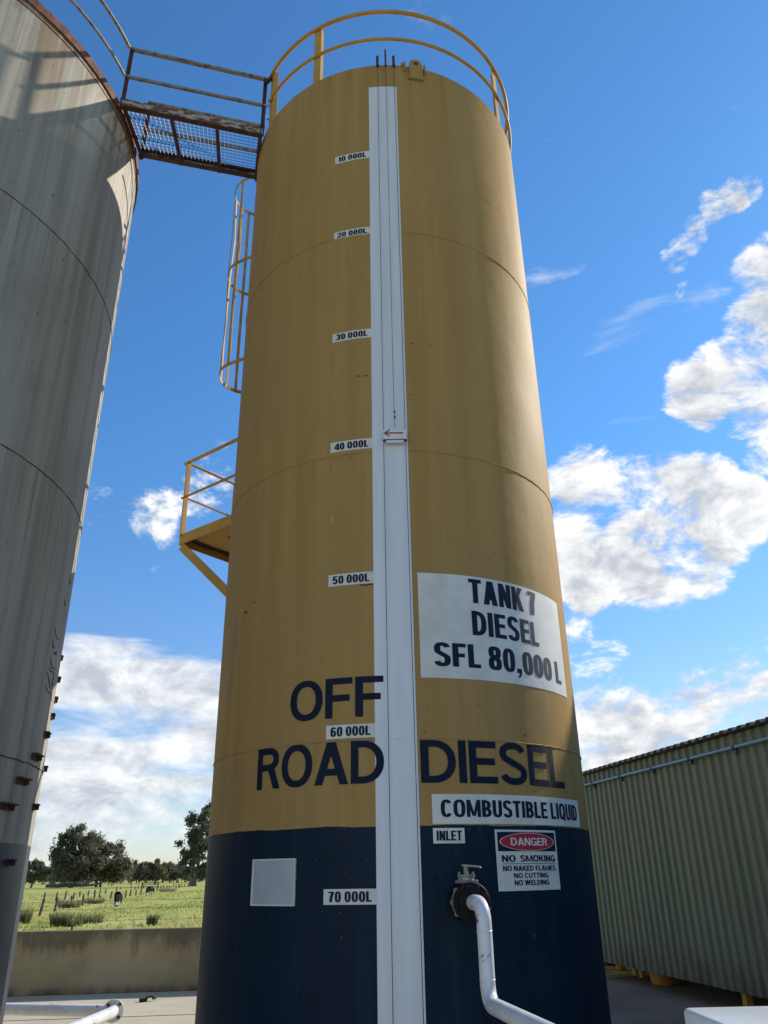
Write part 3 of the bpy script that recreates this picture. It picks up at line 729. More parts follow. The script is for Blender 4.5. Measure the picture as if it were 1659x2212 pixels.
for k in (1, 4, 7, 9, 11, 14, 17):
    P = hoop_pts(0)[k]; mb = MB(); q = [Vector((P.x+random.gauss(0, .012), P.y+random.gauss(0, .012), z)) for z in (7.625, 8.4, 9.34, 10.1, 10.925)]
    q[0].x, q[0].y = P.x, P.y; q[2].x, q[2].y = P.x, P.y; q[4].x, q[4].y = P.x, P.y
    inw = (LP(.5, 0, 0)-Vector((P.x, P.y, 0))); inw.z = 0; inw.normalize()
    for a, b in zip(q[:-1], q[1:]): mb.bar(a, b, .042, .008, inw)
    mb.build('cage_bar', CAGE, cg)
for s_ in (-.22, .22):
    MB().bar(LP(.18, s_, 5.2), LP(.18, s_, 11.2), .012, .06, lt).build('ladder_stile', CAGE, cg)
for k in range(18):
    MB().tube([LP(.18, -.22, 5.5+.3*k), LP(.18, .22, 5.5+.3*k)], .011, 8).build('rung', CAGE, cg)
for z in (5.6, 8.0, 10.0):
    for s_ in (-.22, .22): MB().bar(LP(-.01, s_, z), LP(.18, s_, z), .012, .05).build('standoff_bracket', CAGE, cg)

PA = -128.
po = CP(PA, 0, 1)-CP(PA, 0, 0); po = Vector((po.x, po.y, 0)).normalized(); pt = Vector((-po.y, po.x, 0))
def PP(o, t, z): return Vector((*GC, z))+po*o+pt*t
T0, T1, OE, DZ = .76, -.76, 2.565, 5.30
near = 1 if PP(2.5, .76, 0).y < PP(2.5, -.76, 0).y else -1
T0 *= near; T1 *= near      # T0 = side nearer the viewer
pf = thing('access_platform', tuple(PP(2.1, 0, DZ)), 'gold steel access platform bracketed to the left side of the tank', 'platform')
ti = math.sqrt(GR**2-.76**2)
mb = MB(); nseg = 8; top = []
for i in range(nseg+1):
    t = T0+(T1-T0)*i/nseg; top.append((math.sqrt(GR**2-t*t)+.01, t))
poly = [(o, t) for o, t in top]+[(OE-.01, T1*.985), (OE-.01, T0*.985)]
m_ = len(poly)
mb.add([PP(o, t, DZ-.03) for o, t in poly]+[PP(o, t, DZ-.022) for o, t in poly], [tuple(range(m_)), tuple(range(2*m_-1, m_-1, -1))]+[(i, (i+1) % m_, (i+1) % m_+m_, i+m_) for i in range(m_)])
mb.build('deck', DECKM, pf)
MB().bar(PP(ti, T0, DZ-.05), PP(OE+.005, T0, DZ-.05), .012, .13).build('edge_beam', YEL, pf)
MB().bar(PP(ti, T1, DZ-.05), PP(OE+.005, T1, DZ-.05), .012, .13).build('edge_beam', YEL, pf)
MB().bar(PP(OE, T0, DZ-.05), PP(OE, T1, DZ-.05), .012, .13).build('edge_beam', YEL, pf)
for o, t in ((OE-.045, 0), ):
    mb = MB(); pl = []
    for i in range(13): pl.append(PP(OE-.05+random.gauss(0, .012), T0+(T1-T0)*(.02+.96*i/12), DZ-.036))
    for a, b in zip(pl[:-1], pl[1:]): mb.bar(a, b, .07+random.random()*.03, .008)
    pl = []
    for i in range(9): pl.append(PP(OE-.05-(OE-.3-ti)*i/8, T0*.94+random.gauss(0, .008), DZ-.036))
    for a, b in zip(pl[:-1], pl[1:]): mb.bar(a, b, .045+random.random()*.02, .007)
    mb.build('sealant', TAR, pf)
RZ = .98
for o, t in ((OE, T0), (OE, T1), (OE, 0.)):
    s_ = 1 if t == T0 else -1
    mb = MB(); mb.bar(PP(o-.01, t, DZ-.02), PP(o-.01, t, DZ+RZ), .055, .008, pt); mb.bar(PP(o-.035, t, DZ-.02), PP(o-.035, t, DZ+RZ), .055, .008, po)
    mb.build('rail_post', YEL, pf)
for h, r_ in ((RZ, .021), (RZ*.52, .016)):
    MB().tube([PP(ti-.05, T0, DZ+h), PP(OE+.05, T0, DZ+h)], r_, 10).build('hand_rail', YEL, pf, smooth=True)
    MB().tube([PP(OE, T0, DZ+h), PP(OE, T1, DZ+h)], r_*.8, 10).build('hand_rail', YEL, pf, smooth=True)
    MB().tube([PP(ti, T1, DZ+h), PP(OE+.05, T1, DZ+h)], r_, 10).build('hand_rail', YEL, pf, smooth=True)
for t in (T0, T1):
    a = PP(OE-.02, t*.985, DZ-.13); b = PP(ti+.01, t*.985, DZ-1.06)
    mb = MB(); mb.bar(a, b, .012, .10, (0, 0, 1)); mb.bar(a+pt*(-.03 if t == T0 else .03)*near, b+pt*(-.03 if t == T0 else .03)*near, .06, .010, (0, 0, 1))
    mb.build('brace', YEL, pf)
    MB().box(PP(ti+.02, t*.985, DZ-1.10), (.08, .08, .14), Matrix((pt, po, UP)).transposed()).build('brace_foot', YEL, pf)

# ================================================================== weathered grey tank
wt = thing('weathered_tank', (SCN[0], SCN[1], 0), 'weathered grey tank with rusty top edge and faded navy base at left', 'tank')
shell(MB(), SCN, SR, [1.91, 2.53, 4.95, 7.35, 9.78], 256).build('wall', SILVER, wt, smooth=True)
tag(shell(MB(), SCN, SR+.0006, [0., 1.91], 256).build('base_band', SNAVY, wt, smooth=True), 'faded navy lower wall of the grey tank')
MB().tube(arc(0, 356, 9.70, SR+.001, SCN, 2.), .007, 6, closed=True).build('weld_seam', DRUST, wt, smooth=True)
cb = patch(MB(), 0, 359.99, 9.765, 9.88, SR-.01, SR+.022, SCN, 2.).build('top_curb', RUST, wt, smooth=True)
mb = MB(); vs = [CP(360*k/96, 9.86, SR, SCN) for k in range(96)]+[(SCN[0], SCN[1], 10.2)]
mb.add(vs, [(k, (k+1) % 96, 96) for k in range(96)]).build('roof', SILVER, wt, smooth=True)
for z in (2.53, 4.95, 7.35):
    P = [p+Vector((0, 0, random.gauss(0, .002))) for p in arc(0, 356, z, SR+.0005, SCN, 2.)]
    MB().tube(P, [.0055+random.gauss(0, .001) for _ in P], 6, closed=True).build('weld_seam', DRUST, wt, smooth=True)
SPA = 81.5
MB().tube(arc(SPA, -170, 10.78, SR+.05, SCN, 3.), .021, 10).build('top_rail', GALV, wt, smooth=True)
MB().tube(arc(SPA, -170, 10.28, SR+.05, SCN, 3.), .017, 10).build('mid_rail', GALV, wt, smooth=True)
for a in (40, 0, -40, -80, -120, -160):
    MB().bar(CP(a, 9.75, SR+.05, SCN), CP(a, 10.78, SR+.05, SCN), .05, .012, CP(a, 0, 1)-CP(a, 0, 0)).build('rail_post', DRUST, wt)
# stubs of an old spiral stair: angle, height, length of the tread iron
for a, z, w, o in ((112., 3.64, .035, .06), (112.5, 3.43, .09, .09), (112.0, 3.23, .12, .10), (109, 3.05, .12, .11), (103.7, 2.845, .15, .10), (98.2, 2.62, .23, .075),
                   (93., 2.40, .26, .07), (88.5, 2.19, .26, .07), (113, 2.60, .10, .12), (103.6, 2.235, .10, .11), (93.2, 1.79, .09, .08)):
    o *= .33 if a > 108 else .45 if a > 100 else .7; w *= .9
    c = CP(a, z, SR, SCN); rd = Vector((c.x-SCN[0], c.y-SCN[1], 0)).normalized(); tg = Vector((-rd.y, rd.x, 0)); rot = Matrix((tg, rd, UP)).transposed()
    mb = MB(); mb.box(c+rd*o/2, (w, o, .012), rot); mb.box(c+rd*.006-UP*.022, (w, .012, .05), rot)
    mb.box(c+rd*o*.45-UP*.02+tg*w*.25, (.012, o*.9, .045), rot)
    mb.build('stair_stub', DRUST, wt, bevel=.002, segs=1)
# old torch scars
def scar(pts, w):
    mb = MB(); P = [CP(a, z, SR+.001, SCN) for a, z in pts]
    mb.tube(P, w, 5).build('torch_scar', DEADW, wt, smooth=True)
for a, z, s_ in ((97, 3.72, 1.), (96.8, 3.60, .5), (99.6, 3.55, .4), (97., 3.45, 1.1), (97.6, 3.39, 1.1), (96.6, 3.30, 1.2), (97.5, 3.22, 1.4), (101, 3.30, .5), (101.0, 4.05, .35), (103, 4.3, .3)):
    n = 8; P = [(a+5.2*s_*i/n, z-.02*s_*i/n*3+.022*math.sin(i*.75+a*3)) for i in range(n+1)]
    scar(P, [.002+.004*math.sin(math.pi*(i+.3)/(n+.6)) for i in range(n+1)])

# ================================================================== gangway between the tanks
A = Vector((-2.985, 6.254, 0)); B = Vector((-1.40, 6.684, 0)); A2 = Vector((-2.975, 6.985, 0)); B2 = Vector((-1.565, 7.365, 0))
gw = thing('gangway', (-2.2, 6.8, 9.72), 'rusty mesh gangway with handrails joining the two tank tops', 'walkway')
def at(p, z): return Vector((p.x, p.y, z))
for a, b in ((A, B), (A2, B2)):
    d = (b-a).normalized(); s_ = 1 if a is A2 else -1; nn = Vector((-d.y, d.x, 0))*s_
    MB().bar(at(a-d*.02, 9.862), at(b, 9.862), .010, .105).build('stringer', WORN, gw)
    mb = MB(); mb.bar(at(a-nn*.03, 9.806), at(b-nn*.03, 9.806), .06, .010); mb.bar(at(a-nn*.03, 9.917), at(b-nn*.03, 9.917), .05, .008)
    mb.build('stringer_flange', DRUST, gw)
for f in (.02, .345, .67, .985):
    MB().bar(at(A+(B-A)*f, 9.810), at(A2+(B2-A2)*f, 9.810), .04, .035).build('cross_member', DRUST, gw)
mb = MB(); nl = 32
for i in range(nl+1):
    f = i/nl; mb.bar(at(A+(B-A)*f, 9.835), at(A2+(B2-A2)*f, 9.835), .0022, .031)
for i in range(1, 15):
    f = i/15; mb.bar(at(A+(A2-A)*f, 9.852), at(B+(B2-B)*f, 9.852), .004, .004)
tag(mb.build('mesh_floor', WIRE, gw), kind='stuff')
for p, q in ((A, B), (A2, B2)):
    d = (q-p).normalized()
    for k, f in enumerate((.0, .985)):
        c = p+(q-p)*f; mb = MB(); mb.bar(at(c, 9.77), at(c, 10.80), .045, .008, d); mb.bar(at(c+d*.02, 9.77), at(c+d*.02, 10.80), .045, .008, Vector((-d.y, d.x, 0)))
        mb.build('rail_post', DRUST, gw)
    MB().bar(at(p, 10.785), at(q+d*.05, 10.785), .045, .030).build('hand_rail', GALV, gw)
    MB().bar(at(p, 10.295), at(q+d*.03, 10.305), .030, .035).build('mid_rail', GALV, gw)
MB().bar(at(B-(B-A)*.01, 10.70), CP(-57, 10.70, GR+.02), .04, .04).build('tie_bar', DRUST, gw)

# ================================================================== low flanged pipe by the bund wall
fp = thing('flanged_pipe', (-3.05, 10.07, 0), 'white pipe with bolted round flange low behind the grey tank', 'pipe')
F0 = Vector((-3.06, 10.07, .32)); L0 = Vector((-6.6, 10.80, .32)); d2 = (Vector((-2.95, 9.30, .315))-F0); d2 = Vector((-.10, -1., -.02)).normalized()
MB().tube([L0, F0+Vector((-.12, .02, 0)), F0+Vector((-.03, .015, 0))], .060, 20).build('pipe_run', PIPEW, fp, smooth=True)
fx = Vector((.30, -1., .05)).normalized()
MB().disc(F0-fx*.03, fx, .112, .035, 32).build('flange', PIPEW, fp, bevel=.004, segs=1)
MB().tube([F0+fx*.0, F0+fx*.06, F0+fx*.12+d2*.08, F0+d2*1.6], .058, 20).build('pipe_run', PIPEW, fp, smooth=True)
u1 = fx.cross(UP).normalized(); u2 = u1.cross(fx)
for k in range(4):
    a = math.pi/4+k*math.pi/2; c = F0+fx*.004+(u1*math.cos(a)+u2*math.sin(a))*.086
    MB().disc(c, fx, .017, .02, 6).build('bolt', DRUST, fp)
for q in (L0+Vector((1.2, -.25, 0)), F0+d2*1.3):
    MB().box((q.x, q.y, .13), (.10, .10, .26)).build('support_block', CONC, fp, bevel=.006, segs=1)

# scrap of black rubber on the slab
mb = MB(); c = Vector((-3.35, 12.65, .0)); c.x, c.y = -2.56*1.0, 12.6
sc_c = Vector((-3.58, 13.35, 0))
P = []
for i in range(9):
    a = math.pi*(.1+.9*i/8); P.append(sc_c+Vector((.065*math.cos(a)+.04, .03*math.sin(2*a), .012+.05*math.sin(a))))
for a_, b_ in zip(P[:-1], P[1:]): mb.bar(a_, b_, .06, .02)
sp_ = thing('rubber_scrap', tuple(sc_c), 'small curled black scrap lying on the concrete slab', 'scrap')
mb.build('curl', RUBBER, sp_)
MB().box(sc_c+Vector((-.05, -.04, .022)), (.10, .07, .05), Matrix.Rotation(.5, 3, 'Z')).build('lump', RUBBER, sp_, bevel=.012)

# ================================================================== shed on the right
un = Vector((-.1822, .9833, 0)); nn = Vector((.9833, .1822, 0)); WP = 6.24; ZB, ZT = .26, 3.20
def SP(s, n, z): return nn*(WP+n)+un*s+Vector((0, 0, z))
sh = thing('shed', tuple(SP(9, 0, 0)), 'green ribbed steel shed with open gap along its bottom edge', 'shed')
PITCH = .195; SH0, SH1 = -3.0, 24.6
prof = [(0, 0), (.055, 0), (.080, .032), (.150, .032), (.175, 0), (PITCH, 0)]
def ribbed(mb, s0, nr, z0, z1, zlift=0.):
    line = []
    for k in range(nr):
        for i, (s, h) in enumerate(prof[:-1]): line.append((s0+k*PITCH+s, -h))
    line.append((s0+nr*PITCH, 0))
    m = len(line)
    mb.add([SP(s, n_+zlift, z0) for s, n_ in line]+[SP(s, n_+zlift, z1) for s, n_ in line]+[SP(s, n_+zlift+.004, z0) for s, n_ in line]+[SP(s, n_+zlift+.004, z1) for s, n_ in line],
           [(i+1, i, i+m, i+m+1) for i in range(m-1)]+[(2*m+i, 2*m+i+1, 3*m+i+1, 3*m+i) for i in range(m-1)]+[(i, i+1, i+1+2*m, i+2*m) for i in range(m-1)])
s = SH0; k = 0
while s < SH1:
    mb = MB(); ribbed(mb, s, 4, ZB, ZT, .0015*(k % 2)); mb.build('wall_sheet', SHEDM, sh); s += 4*PITCH-.001; k += 1
# roof: ribbed sheets running up from the eave
def roofsheet(mb, s0, nr):
    line = []
    for k_ in range(nr):
        for s_, h in prof[:-1]: line.append((s0+k_*PITCH+s_, h))
    line.append((s0+nr*PITCH, 0)); m = len(line); vs = []
    for n_, z in ((-.14, ZT+.02), (8.5, ZT+1.25)):
        for s_, h in line: vs.append(SP(s_, n_, z+h))
        for s_, h in line: vs.append(SP(s_, n_, z+h-.006))
    mb.add(vs, [(i, i+1, 2*m+i+1, 2*m+i) for i in range(m-1)]+[(m+i+1, m+i, 3*m+i, 3*m+i+1) for i in range(m-1)]+[(i+1, i, m+i, m+i+1) for i in range(m-1)])
s = SH0; k = 0
while s < SH1:
    mb = MB(); roofsheet(mb, s, 4); o = mb.build('roof_sheet', ROOFM, sh); s += 4*PITCH; k += 1
MB().bar(SP(SH0, 9.2, ZT/2+.6), SP(SH1, 9.2, ZT/2+.6), .05, 4.6).build('rear_wall', INTER, sh)
MB().bar(SP(SH0, .1, 1.9), SP(SH0, 9.1, 1.9), .05, 3.8).build('end_wall', SHEDM, sh)
MB().bar(SP(SH1, .1, 1.9), SP(SH1, 9.1, 1.9), .05, 3.8).build('end_wall', INTER, sh)
MB().tube([SP(SH0, -.075, ZT-.17), SP(SH1, -.075, ZT-.17)], .019, 12).build('conduit', CONDUIT, sh, smooth=True)
for k in range(26):
    sk = SH0+.4+k*1.08; mb = MB()
    mb.tube([SP(sk-.02, -.075, ZT-.17), SP(sk+.02, -.075, ZT-.17)], .025, 10); mb.box(SP(sk, -.055, ZT-.215), (.03, .05, .06), Matrix((nn, un, UP)).transposed())
    mb.build('conduit_clip', DARKW, sh)
for k in range(10):
    sk = SH0+1.3+k*3.0
    if k == 5: continue
    MB().box(SP(sk, .12, 1.6), (.09, .09, 3.2), Matrix((nn, un, UP)).transposed()).build('frame_post', YMACH if k == 4 else INTER, sh)
# things standing inside, seen under the sheeting
def rooted(name, p, label, cat): return thing(name, tuple(p), label, cat)
b0 = Vector((4.28, 14.25, 0))
bk = rooted('orange_tub', b0, 'orange tapered tub showing under the shed wall', 'tub')
MB().tube([b0, b0+UP*.02, b0+UP*.62], [.18, .20, .27], 24).build('tub_body', ORANGE, bk, smooth=True)
MB().tube([b0+UP*.60, b0+UP*.64], .285, 24).build('rim', ORANGE, bk)
b1 = Vector((4.48, 15.35, 0))
ym_ = rooted('yellow_machine', b1, 'yellow machine on short feet under the shed wall beside the tub', 'machine')
MB().box(b1+UP*.46, (.75, .55, .62)).build('machine_body', YMACH, ym_, bevel=.05)
for dx in (-.28, .28):
    for dy in (-.2, .2): MB().tube([b1+Vector((dx, dy, 0)), b1+Vector((dx, dy, .16))], [.06, .04], 10).build('foot', YMACH, ym_)
b2 = Vector((4.10, 16.1, 0))
yp = rooted('yellow_stand', b2, 'slim yellow stand leg under the far end of the shed wall', 'stand')
MB().tube([b2, b2+UP*.03, b2+UP*1.1], [.12, .085, .07], 14).build('leg', YMACH, yp, smooth=True)
MB().disc(b2, UP, .16, .02, 20).build('base_plate', YMACH, yp)
b3 = Vector((4.18, 17.1, 0))
rd_ = rooted('red_drum', b3, 'dark red drum at the far end under the shed wall', 'drum')
MB().tube([b3+UP*.01, b3+UP*.86], .29, 24).build('drum_body', DKRED, rd_, smooth=True)
for z in (.03, .3, .58, .85): MB().tube([b3+Vector((.292*math.cos(a), .292*math.sin(a), z)) for a in np.linspace(0, 6.283, 24, endpoint=False)], .012, 6, closed=True).build('drum_rib', DKRED, rd_)
b4 = Vector((3.95, 11.3, .005)); stt = rooted('white_stick', b4, 'short pale stick lying on the dark asphalt', 'stick')
MB().tube([b4+Vector((-.14, 0, .012)), b4+Vector((.02, .03, .014)), b4+Vector((.16, .03, .012))], [.010, .013, .008], 8).build('stick_shaft', SIGNW, stt, smooth=True)

# white cabinet close by at lower right
cb_ = thing('white_cabinet', (1.5, 2.5, 0), 'glossy white cabinet top in the lower right corner', 'cabinet')
rot = Matrix.Rotation(R_(2.), 3, 'Z')
MB().box(Vector((1.435, 2.47, .58)), (.96, .90, 1.16), rot).build('cabinet_body', CABW, cb_, bevel=.03, segs=4, smooth=True)
MB().box(Vector((1.435, 2.47, 1.205)), (1.00, .94, .09), rot).build('lid', CABW, cb_, bevel=.018, segs=4, smooth=True)

# unseen tank added beyond the shed to shade the gold tank's lower right
NC = (10.25, 14.81)
nt = thing('added_shade_tank', (NC[0], NC[1], 0), 'unseen gold tank added behind the shed to cast shade', 'tank')
shell(MB(), NC, 1.65, [0, 4.9, 9.75], 96).build('wall', GOLD, nt, smooth=True)
mb = MB(); mb.add([CP(360*k/64, 9.75, 1.65, NC) for k in range(64)]+[(NC[0], NC[1], 9.95)], [(k, (k+1) % 64, 64) for k in range(64)]).build('roof', GOLD, nt)

# ================================================================== paddock things
def leaf_mesh(name, cent, nrm, size, tint, m, parent, asp=.45):
    """cent (N,3) world, quads randomly turned"""
    N = len(cent); og = np.array(root_org(parent))
    u = RNG.normal(size=(N, 3)); u[:, 2] -= .5; u /= np.linalg.norm(u, axis=1)[:, None]
    w = np.cross(u, nrm+RNG.normal(size=(N, 3))*.6); w /= np.linalg.norm(w, axis=1)[:, None]+1e-9
    s_ = (size*RNG.uniform(.6, 1.4, N))[:, None]; u = u*s_; w = w*s_*asp
    V = np.stack([cent-u, cent+w*.9-u*.1, cent+u, cent-w*.9-u*.1], 1).reshape(-1, 3)-og
    me = bpy.data.meshes.new(name); me.vertices.add(4*N); me.vertices.foreach_set('co', V.astype(np.float32).ravel())
    me.loops.add(4*N); me.loops.foreach_set('vertex_index', np.arange(4*N, dtype=np.int32))
    me.polygons.add(N); me.polygons.foreach_set('loop_start', np.arange(0, 4*N, 4, dtype=np.int32)); me.polygons.foreach_set('loop_total', np.full(N, 4, np.int32))
    at_ = me.attributes.new('tint', 'FLOAT', 'POINT'); at_.data.foreach_set('value', np.repeat(tint, 4).astype(np.float32))
    me.update(); me.validate(); me.materials.append(m)
    return link(bpy.data.objects.new(name, me), parent)
def tree(name, label, base, H, crown, trunks, leaf=LEAF, nclump=34, per=190, lsize=.34, group=None, thick=.28):
    """crown: list of (dx,dy,z0..) ellipsoids (cx,cy,cz,rx,ry,rz); trunks: number of stems"""
    base = Vector(base); t = thing(name, tuple(base), label, 'tree', group)
    vol = np.array([c[3]*c[4]*c[5] for c in crown]); vol = vol/vol.sum()
    cl = []
    for k in range(nclump):
        c = crown[RNG.choice(len(crown), p=vol)]; d = RNG.normal(size=3); d /= np.linalg.norm(d); q = RNG.uniform(.35, 1.)**.5
        cl.append(np.array([c[0]+c[3]*d[0]*q, c[1]+c[4]*d[1]*q, c[2]+c[5]*d[2]*q]))
    cl = np.array(cl); b = np.array(base)
    cent = []; nr = []; ti_ = []
    rbase = np.mean([min(c[3:6]) for c in crown])*.40
    for q in cl:
        r0 = rbase*RNG.uniform(.55, 1.25); n = int(per*RNG.uniform(.6, 1.3))
        d = RNG.normal(size=(n, 3)); d /= np.linalg.norm(d, axis=1)[:, None]; rad = np.clip(np.abs(RNG.normal(0, .58, n))+.08, 0, 1.25)
        p = q+d*rad[:, None]*np.array([r0*1.05, r0*1.05, r0*.95]); cent.append(p+b); nr.append(d)
        ti_.append(np.clip(RNG.normal(RNG.uniform(.2, .8), .2, n), 0, 1))
    leaf_mesh('crown', np.concatenate(cent), np.concatenate(nr), lsize, np.concatenate(ti_), leaf, t)
    mb = MB(); zc = min(c[2]-c[5]*.4 for c in crown)
    for k in range(trunks):
        ox = RNG.uniform(-.5, .5)*(trunks > 1)*1.6; top_ = cl[RNG.integers(len(cl))]; fk = np.array([ox+top_[0]*.25, top_[1]*.25, max(zc, H*.22)])
        mb.tube([base+Vector((ox, 0, -.1)), base+Vector((ox*1.0, 0, H*.08)), base+Vector(fk)], [thick*1.3, thick, thick*.75], 8)
        for q in cl[RNG.choice(len(cl), min(len(cl), 9), replace=False)]:
            mid = fk*.5+q*.5+RNG.normal(size=3)*.35
            mb.tube([base+Vector(fk), base+Vector(mid), base+Vector(q)], [thick*.5, thick*.3, thick*.08], 6)
    mb.build('trunk', BARK, t, smooth=True)
    return t
tree('gum_tree', 'tallest of the two big gum trees in the paddock behind the wall', (-88., 239., -.8), 17,
     [(-.3, 0, 8.5, 6.0, 6, 6.0), (.8, 0, 13.4, 4.0, 4, 3.2), (-3.6, 0, 8.6, 3.2, 4, 3.8), (2.5, 0, 6, 5.5, 5, 4.5)], 3, LEAF, 110, 260, .42, thick=.45)
tree('gum_tree', 'round gum tree right of the tallest one with leaning pale limbs', (-83., 246., -.8), 13,
     [(1., 0, 7.2, 6.2, 5, 4.8), (-1.5, 0, 9.6, 4., 4, 3.2), (4.6, 0, 4.6, 3.4, 4, 3.4)], 3, LEAF, 90, 250, .42, thick=.35)
tree('gum_tree', 'open crowned gum tree beside the left edge of the gold tank', (-53.6, 235., -.8), 21,
     [(1.5, 0, 13.5, 4.6, 5, 6.), (-2.6, 0, 10.5, 3.0, 4, 5.), (-3.6, 0, 4.8, 3.2, 4, 2.4), (3.6, 0, 7., 4.6, 4, 4.6), (3., 0, 18., 3.4, 4, 2.6)], 3, LEAFD, 96, 210, .40, thick=.50)
tree('gum_tree', 'small dark gum tree next to the grey tank base', (-107., 258., -.8), 8,
     [(-1., 0, 5.0, 4.6, 4, 2.7), (3.2, 0, 4.6, 3.6, 4, 2.5)], 1, LEAFD, 46, 200, .42, thick=.35)
# far tree line: azimuth, distance, height, half width, leaf
far = [(-23.4,430,9.5,5,0),(-21.9,420,8,5,1),(-21.2,460,8.5,6,1),(-20.4,440,8,5,0),(-19.6,470,8,6,1),(-18.9,455,8,5,0),(-17.75,440,7.5,5,1),(-17.25,380,7.2,4,1),(-16.75,400,8.6,4,1),
       (-16.25,390,10.3,4.2,1),(-15.75,400,9.2,4,2),(-15.15,330,8.8,4.2,2),(-14.7,390,8.6,4,2),(-14.25,400,9.8,4,1),(-13.8,380,7.5,4,1),(-13.3,400,7.0,5,0),(-12.5,410,7,5,1),(-11.9,420,8,5,0),(-24.6,440,9,6,1)]
for i, (az, d, H, w, lf) in enumerate(sorted(far)):
    x, y = d*math.sin(R_(az)), d*math.cos(R_(az)); kind = ('dark', 'grey green', 'olive brown')[lf]
    tree('far_tree', '%s tree in the hazy distant tree line, %s from the left' % (kind, ordw(i+1)), (x, y, -.8), H,
         [(0, 0, H*.60, w, w, H*.34), (w*.45, 0, H*.45, w*.7, w, H*.28), (-w*.4, 0, H*.5, w*.7, w, H*.3)], 2, (LEAFD, LEAF, LEAF2)[lf], 34, 120, .55, 'distant tree line', .26)
for i in range(26):   # scrub under the tree line
    az = -24.5+i*.52; d = RNG.uniform(480, 560); x, y = d*math.sin(R_(az)), d*math.cos(R_(az)); H = RNG.uniform(5.5, 8)
    tree('far_tree', 'dark low tree at the back of the distant tree line, %s from the left' % ordw(i+1), (x, y, -.8), H, [(0, 0, H*.5, 5.5, 4, H*.42)], 2, LEAFD, 16, 120, .75, 'back row of the tree line', .2)

# fallen dead tree
fl_ = thing('fallen_tree', (-84., 226., -.8), 'fallen dead tree with grey branches below the big gums', 'log')
def fpt(az, el, d):
    return Vector((d*math.sin(R_(az)), d*math.cos(R_(az)), 1.65+d*math.tan(R_(el))))
mb = MB(); mb.tube([fpt(-21.7, -.42, 224), fpt(-21.0, -.40, 223), fpt(-20.3, -.36, 222), fpt(-19.6, -.40, 221), fpt(-18.9, -.42, 220)], [.35, .5, .55, .4, .2], 8); mb.build('trunk', DEADW, fl_, smooth=True)
for a in [((-18.9, -.44), (-18.2, -.18), (-17.5, .02)), ((-19.2, -.42), (-18.5, -.28), (-17.9, -.22)), ((-19.6, -.4), (-19.0, -.1), (-18.4, 0)), ((-21.4, -.42), (-21.5, -.2), (-21.6, -.15)),
          ((-20.9, -.4), (-20.6, -.22), (-20.2, -.20)), ((-20.2, -.38), (-19.9, -.2), (-19.5, -.22)), ((-21.0, -.4), (-21.3, -.28), (-21.6, -.30))]:
    mb = MB(); mb.tube([fpt(p[0], p[1], 221) for p in a], [.22, .14, .05], 6); mb.build('branch', DEADW, fl_, smooth=True)

# paddock fence posts: x, y, height, lean (degrees)
PST = [(-25.4,63.4,1.07,10),(-41.3,103.7,.89,5),(-27.6,71.9,1.,6),(-40.6,105.6,.9,8),(-40.3,107.7,.99,8),(-30.4,83.,.96,1),(-40.,109.9,.81,0),(-45.2,126.5,.7,0),(-30.3,85.9,1.01,0),(-45.1,129.7,.75,4),(-32.5,95.5,1.22,1),(-49.2,147.2,.81,0),(-31.5,95.,.87,-20),(-48.,146.4,.72,0),(-35.3,109.8,.87,7),(-51.2,162.3,.9,0),(-59.9,192.7,.59,0),(-36.,118.2,.94,3),(-37.4,125.,.92,3),(-66.5,222.1,1.23,5),(-55.7,189.2,.7,0),(-37.6,128.4,.79,2),(-57.5,197.7,.8,0),(-37.9,132.,1.3,2),(-58.8,206.5,.71,0),(-41.,145.8,.89,3),(-43.5,161.7,.79,0),(-42.6,161.,.99,0),(-43.7,167.1,.99,0),(-42.9,166.6,.92,0),(-43.,168.9,.89,0),(-58.2,232.6,.86,0),(-48.8,197.4,.92,0),(-49.,200.7,.94,0),(-50.1,206.4,.84,0),(-52.2,217.1,1.07,0),(-52.4,220.9,.82,0),(-53.1,227.3,.98,0),(-52.3,226.6,.98,0)]
PST.sort(key=lambda p: p[0]/p[1])
pm = MB(); pr = []
for k in range(8):
    a = 2*math.pi*k/8; pr.append((math.cos(a)*(1+.14*math.sin(3*a)), math.sin(a)*(1+.1*math.cos(2*a))))
vs = []
for z, r_ in ((-.35, .105), (.35, .11), (.8, .10), (.97, .098), (1.0, .075)):
    vs += [(x*r_+.012*math.sin(z*5), y*r_, z+(.03*x if z == 1. else 0)) for x, y in pr]
fs = [(i*8+k, i*8+(k+1) % 8, (i+1)*8+(k+1) % 8, (i+1)*8+k) for i in range(4) for k in range(8)]+[tuple(32+k for k in range(8))]
pm.add(vs, fs); p0 = None
for i, (x, y, h, ln) in enumerate(PST):
    if p0 is None: o = p0 = pm.build('fence_post', WOODG, None, smooth=True)
    else: o = p0.copy(); COL.objects.link(o)
    o.location = (x, y, fz(x, y)-.02); o.scale = (1., 1., h*1.06); o.rotation_euler = (R_(RNG.normal(0, 1.5)), R_(ln), RNG.uniform(0, 6))
    o.rotation_euler = Matrix.Rotation(R_(ln), 3, 'Y').to_euler()
    where = 'leaning sharply to the left, ' if ln < -10 else ('leaning to the right, ' if ln >= 7 else '')
    tag(o, 'wooden fence post in the paddock, %s%s from the left' % (where, ordw(i+1)), 'fence post', 'paddock fence posts')
# gate by the far fence
ga = thing('paddock_gate', (-56.7, 204.6, -.8), 'small timber rail gate in the far paddock fence', 'gate')
for dx in (-1.9, 1.9): MB().box((-56.7+dx, 204.6, -.1), (.25, .2, 1.4)).build('gate_post', WOODG, ga)
for z in (-.35, .05, .42): MB().box((-56.7, 204.6, z), (3.6, .1, .14)).build('rail', WOODG, ga)

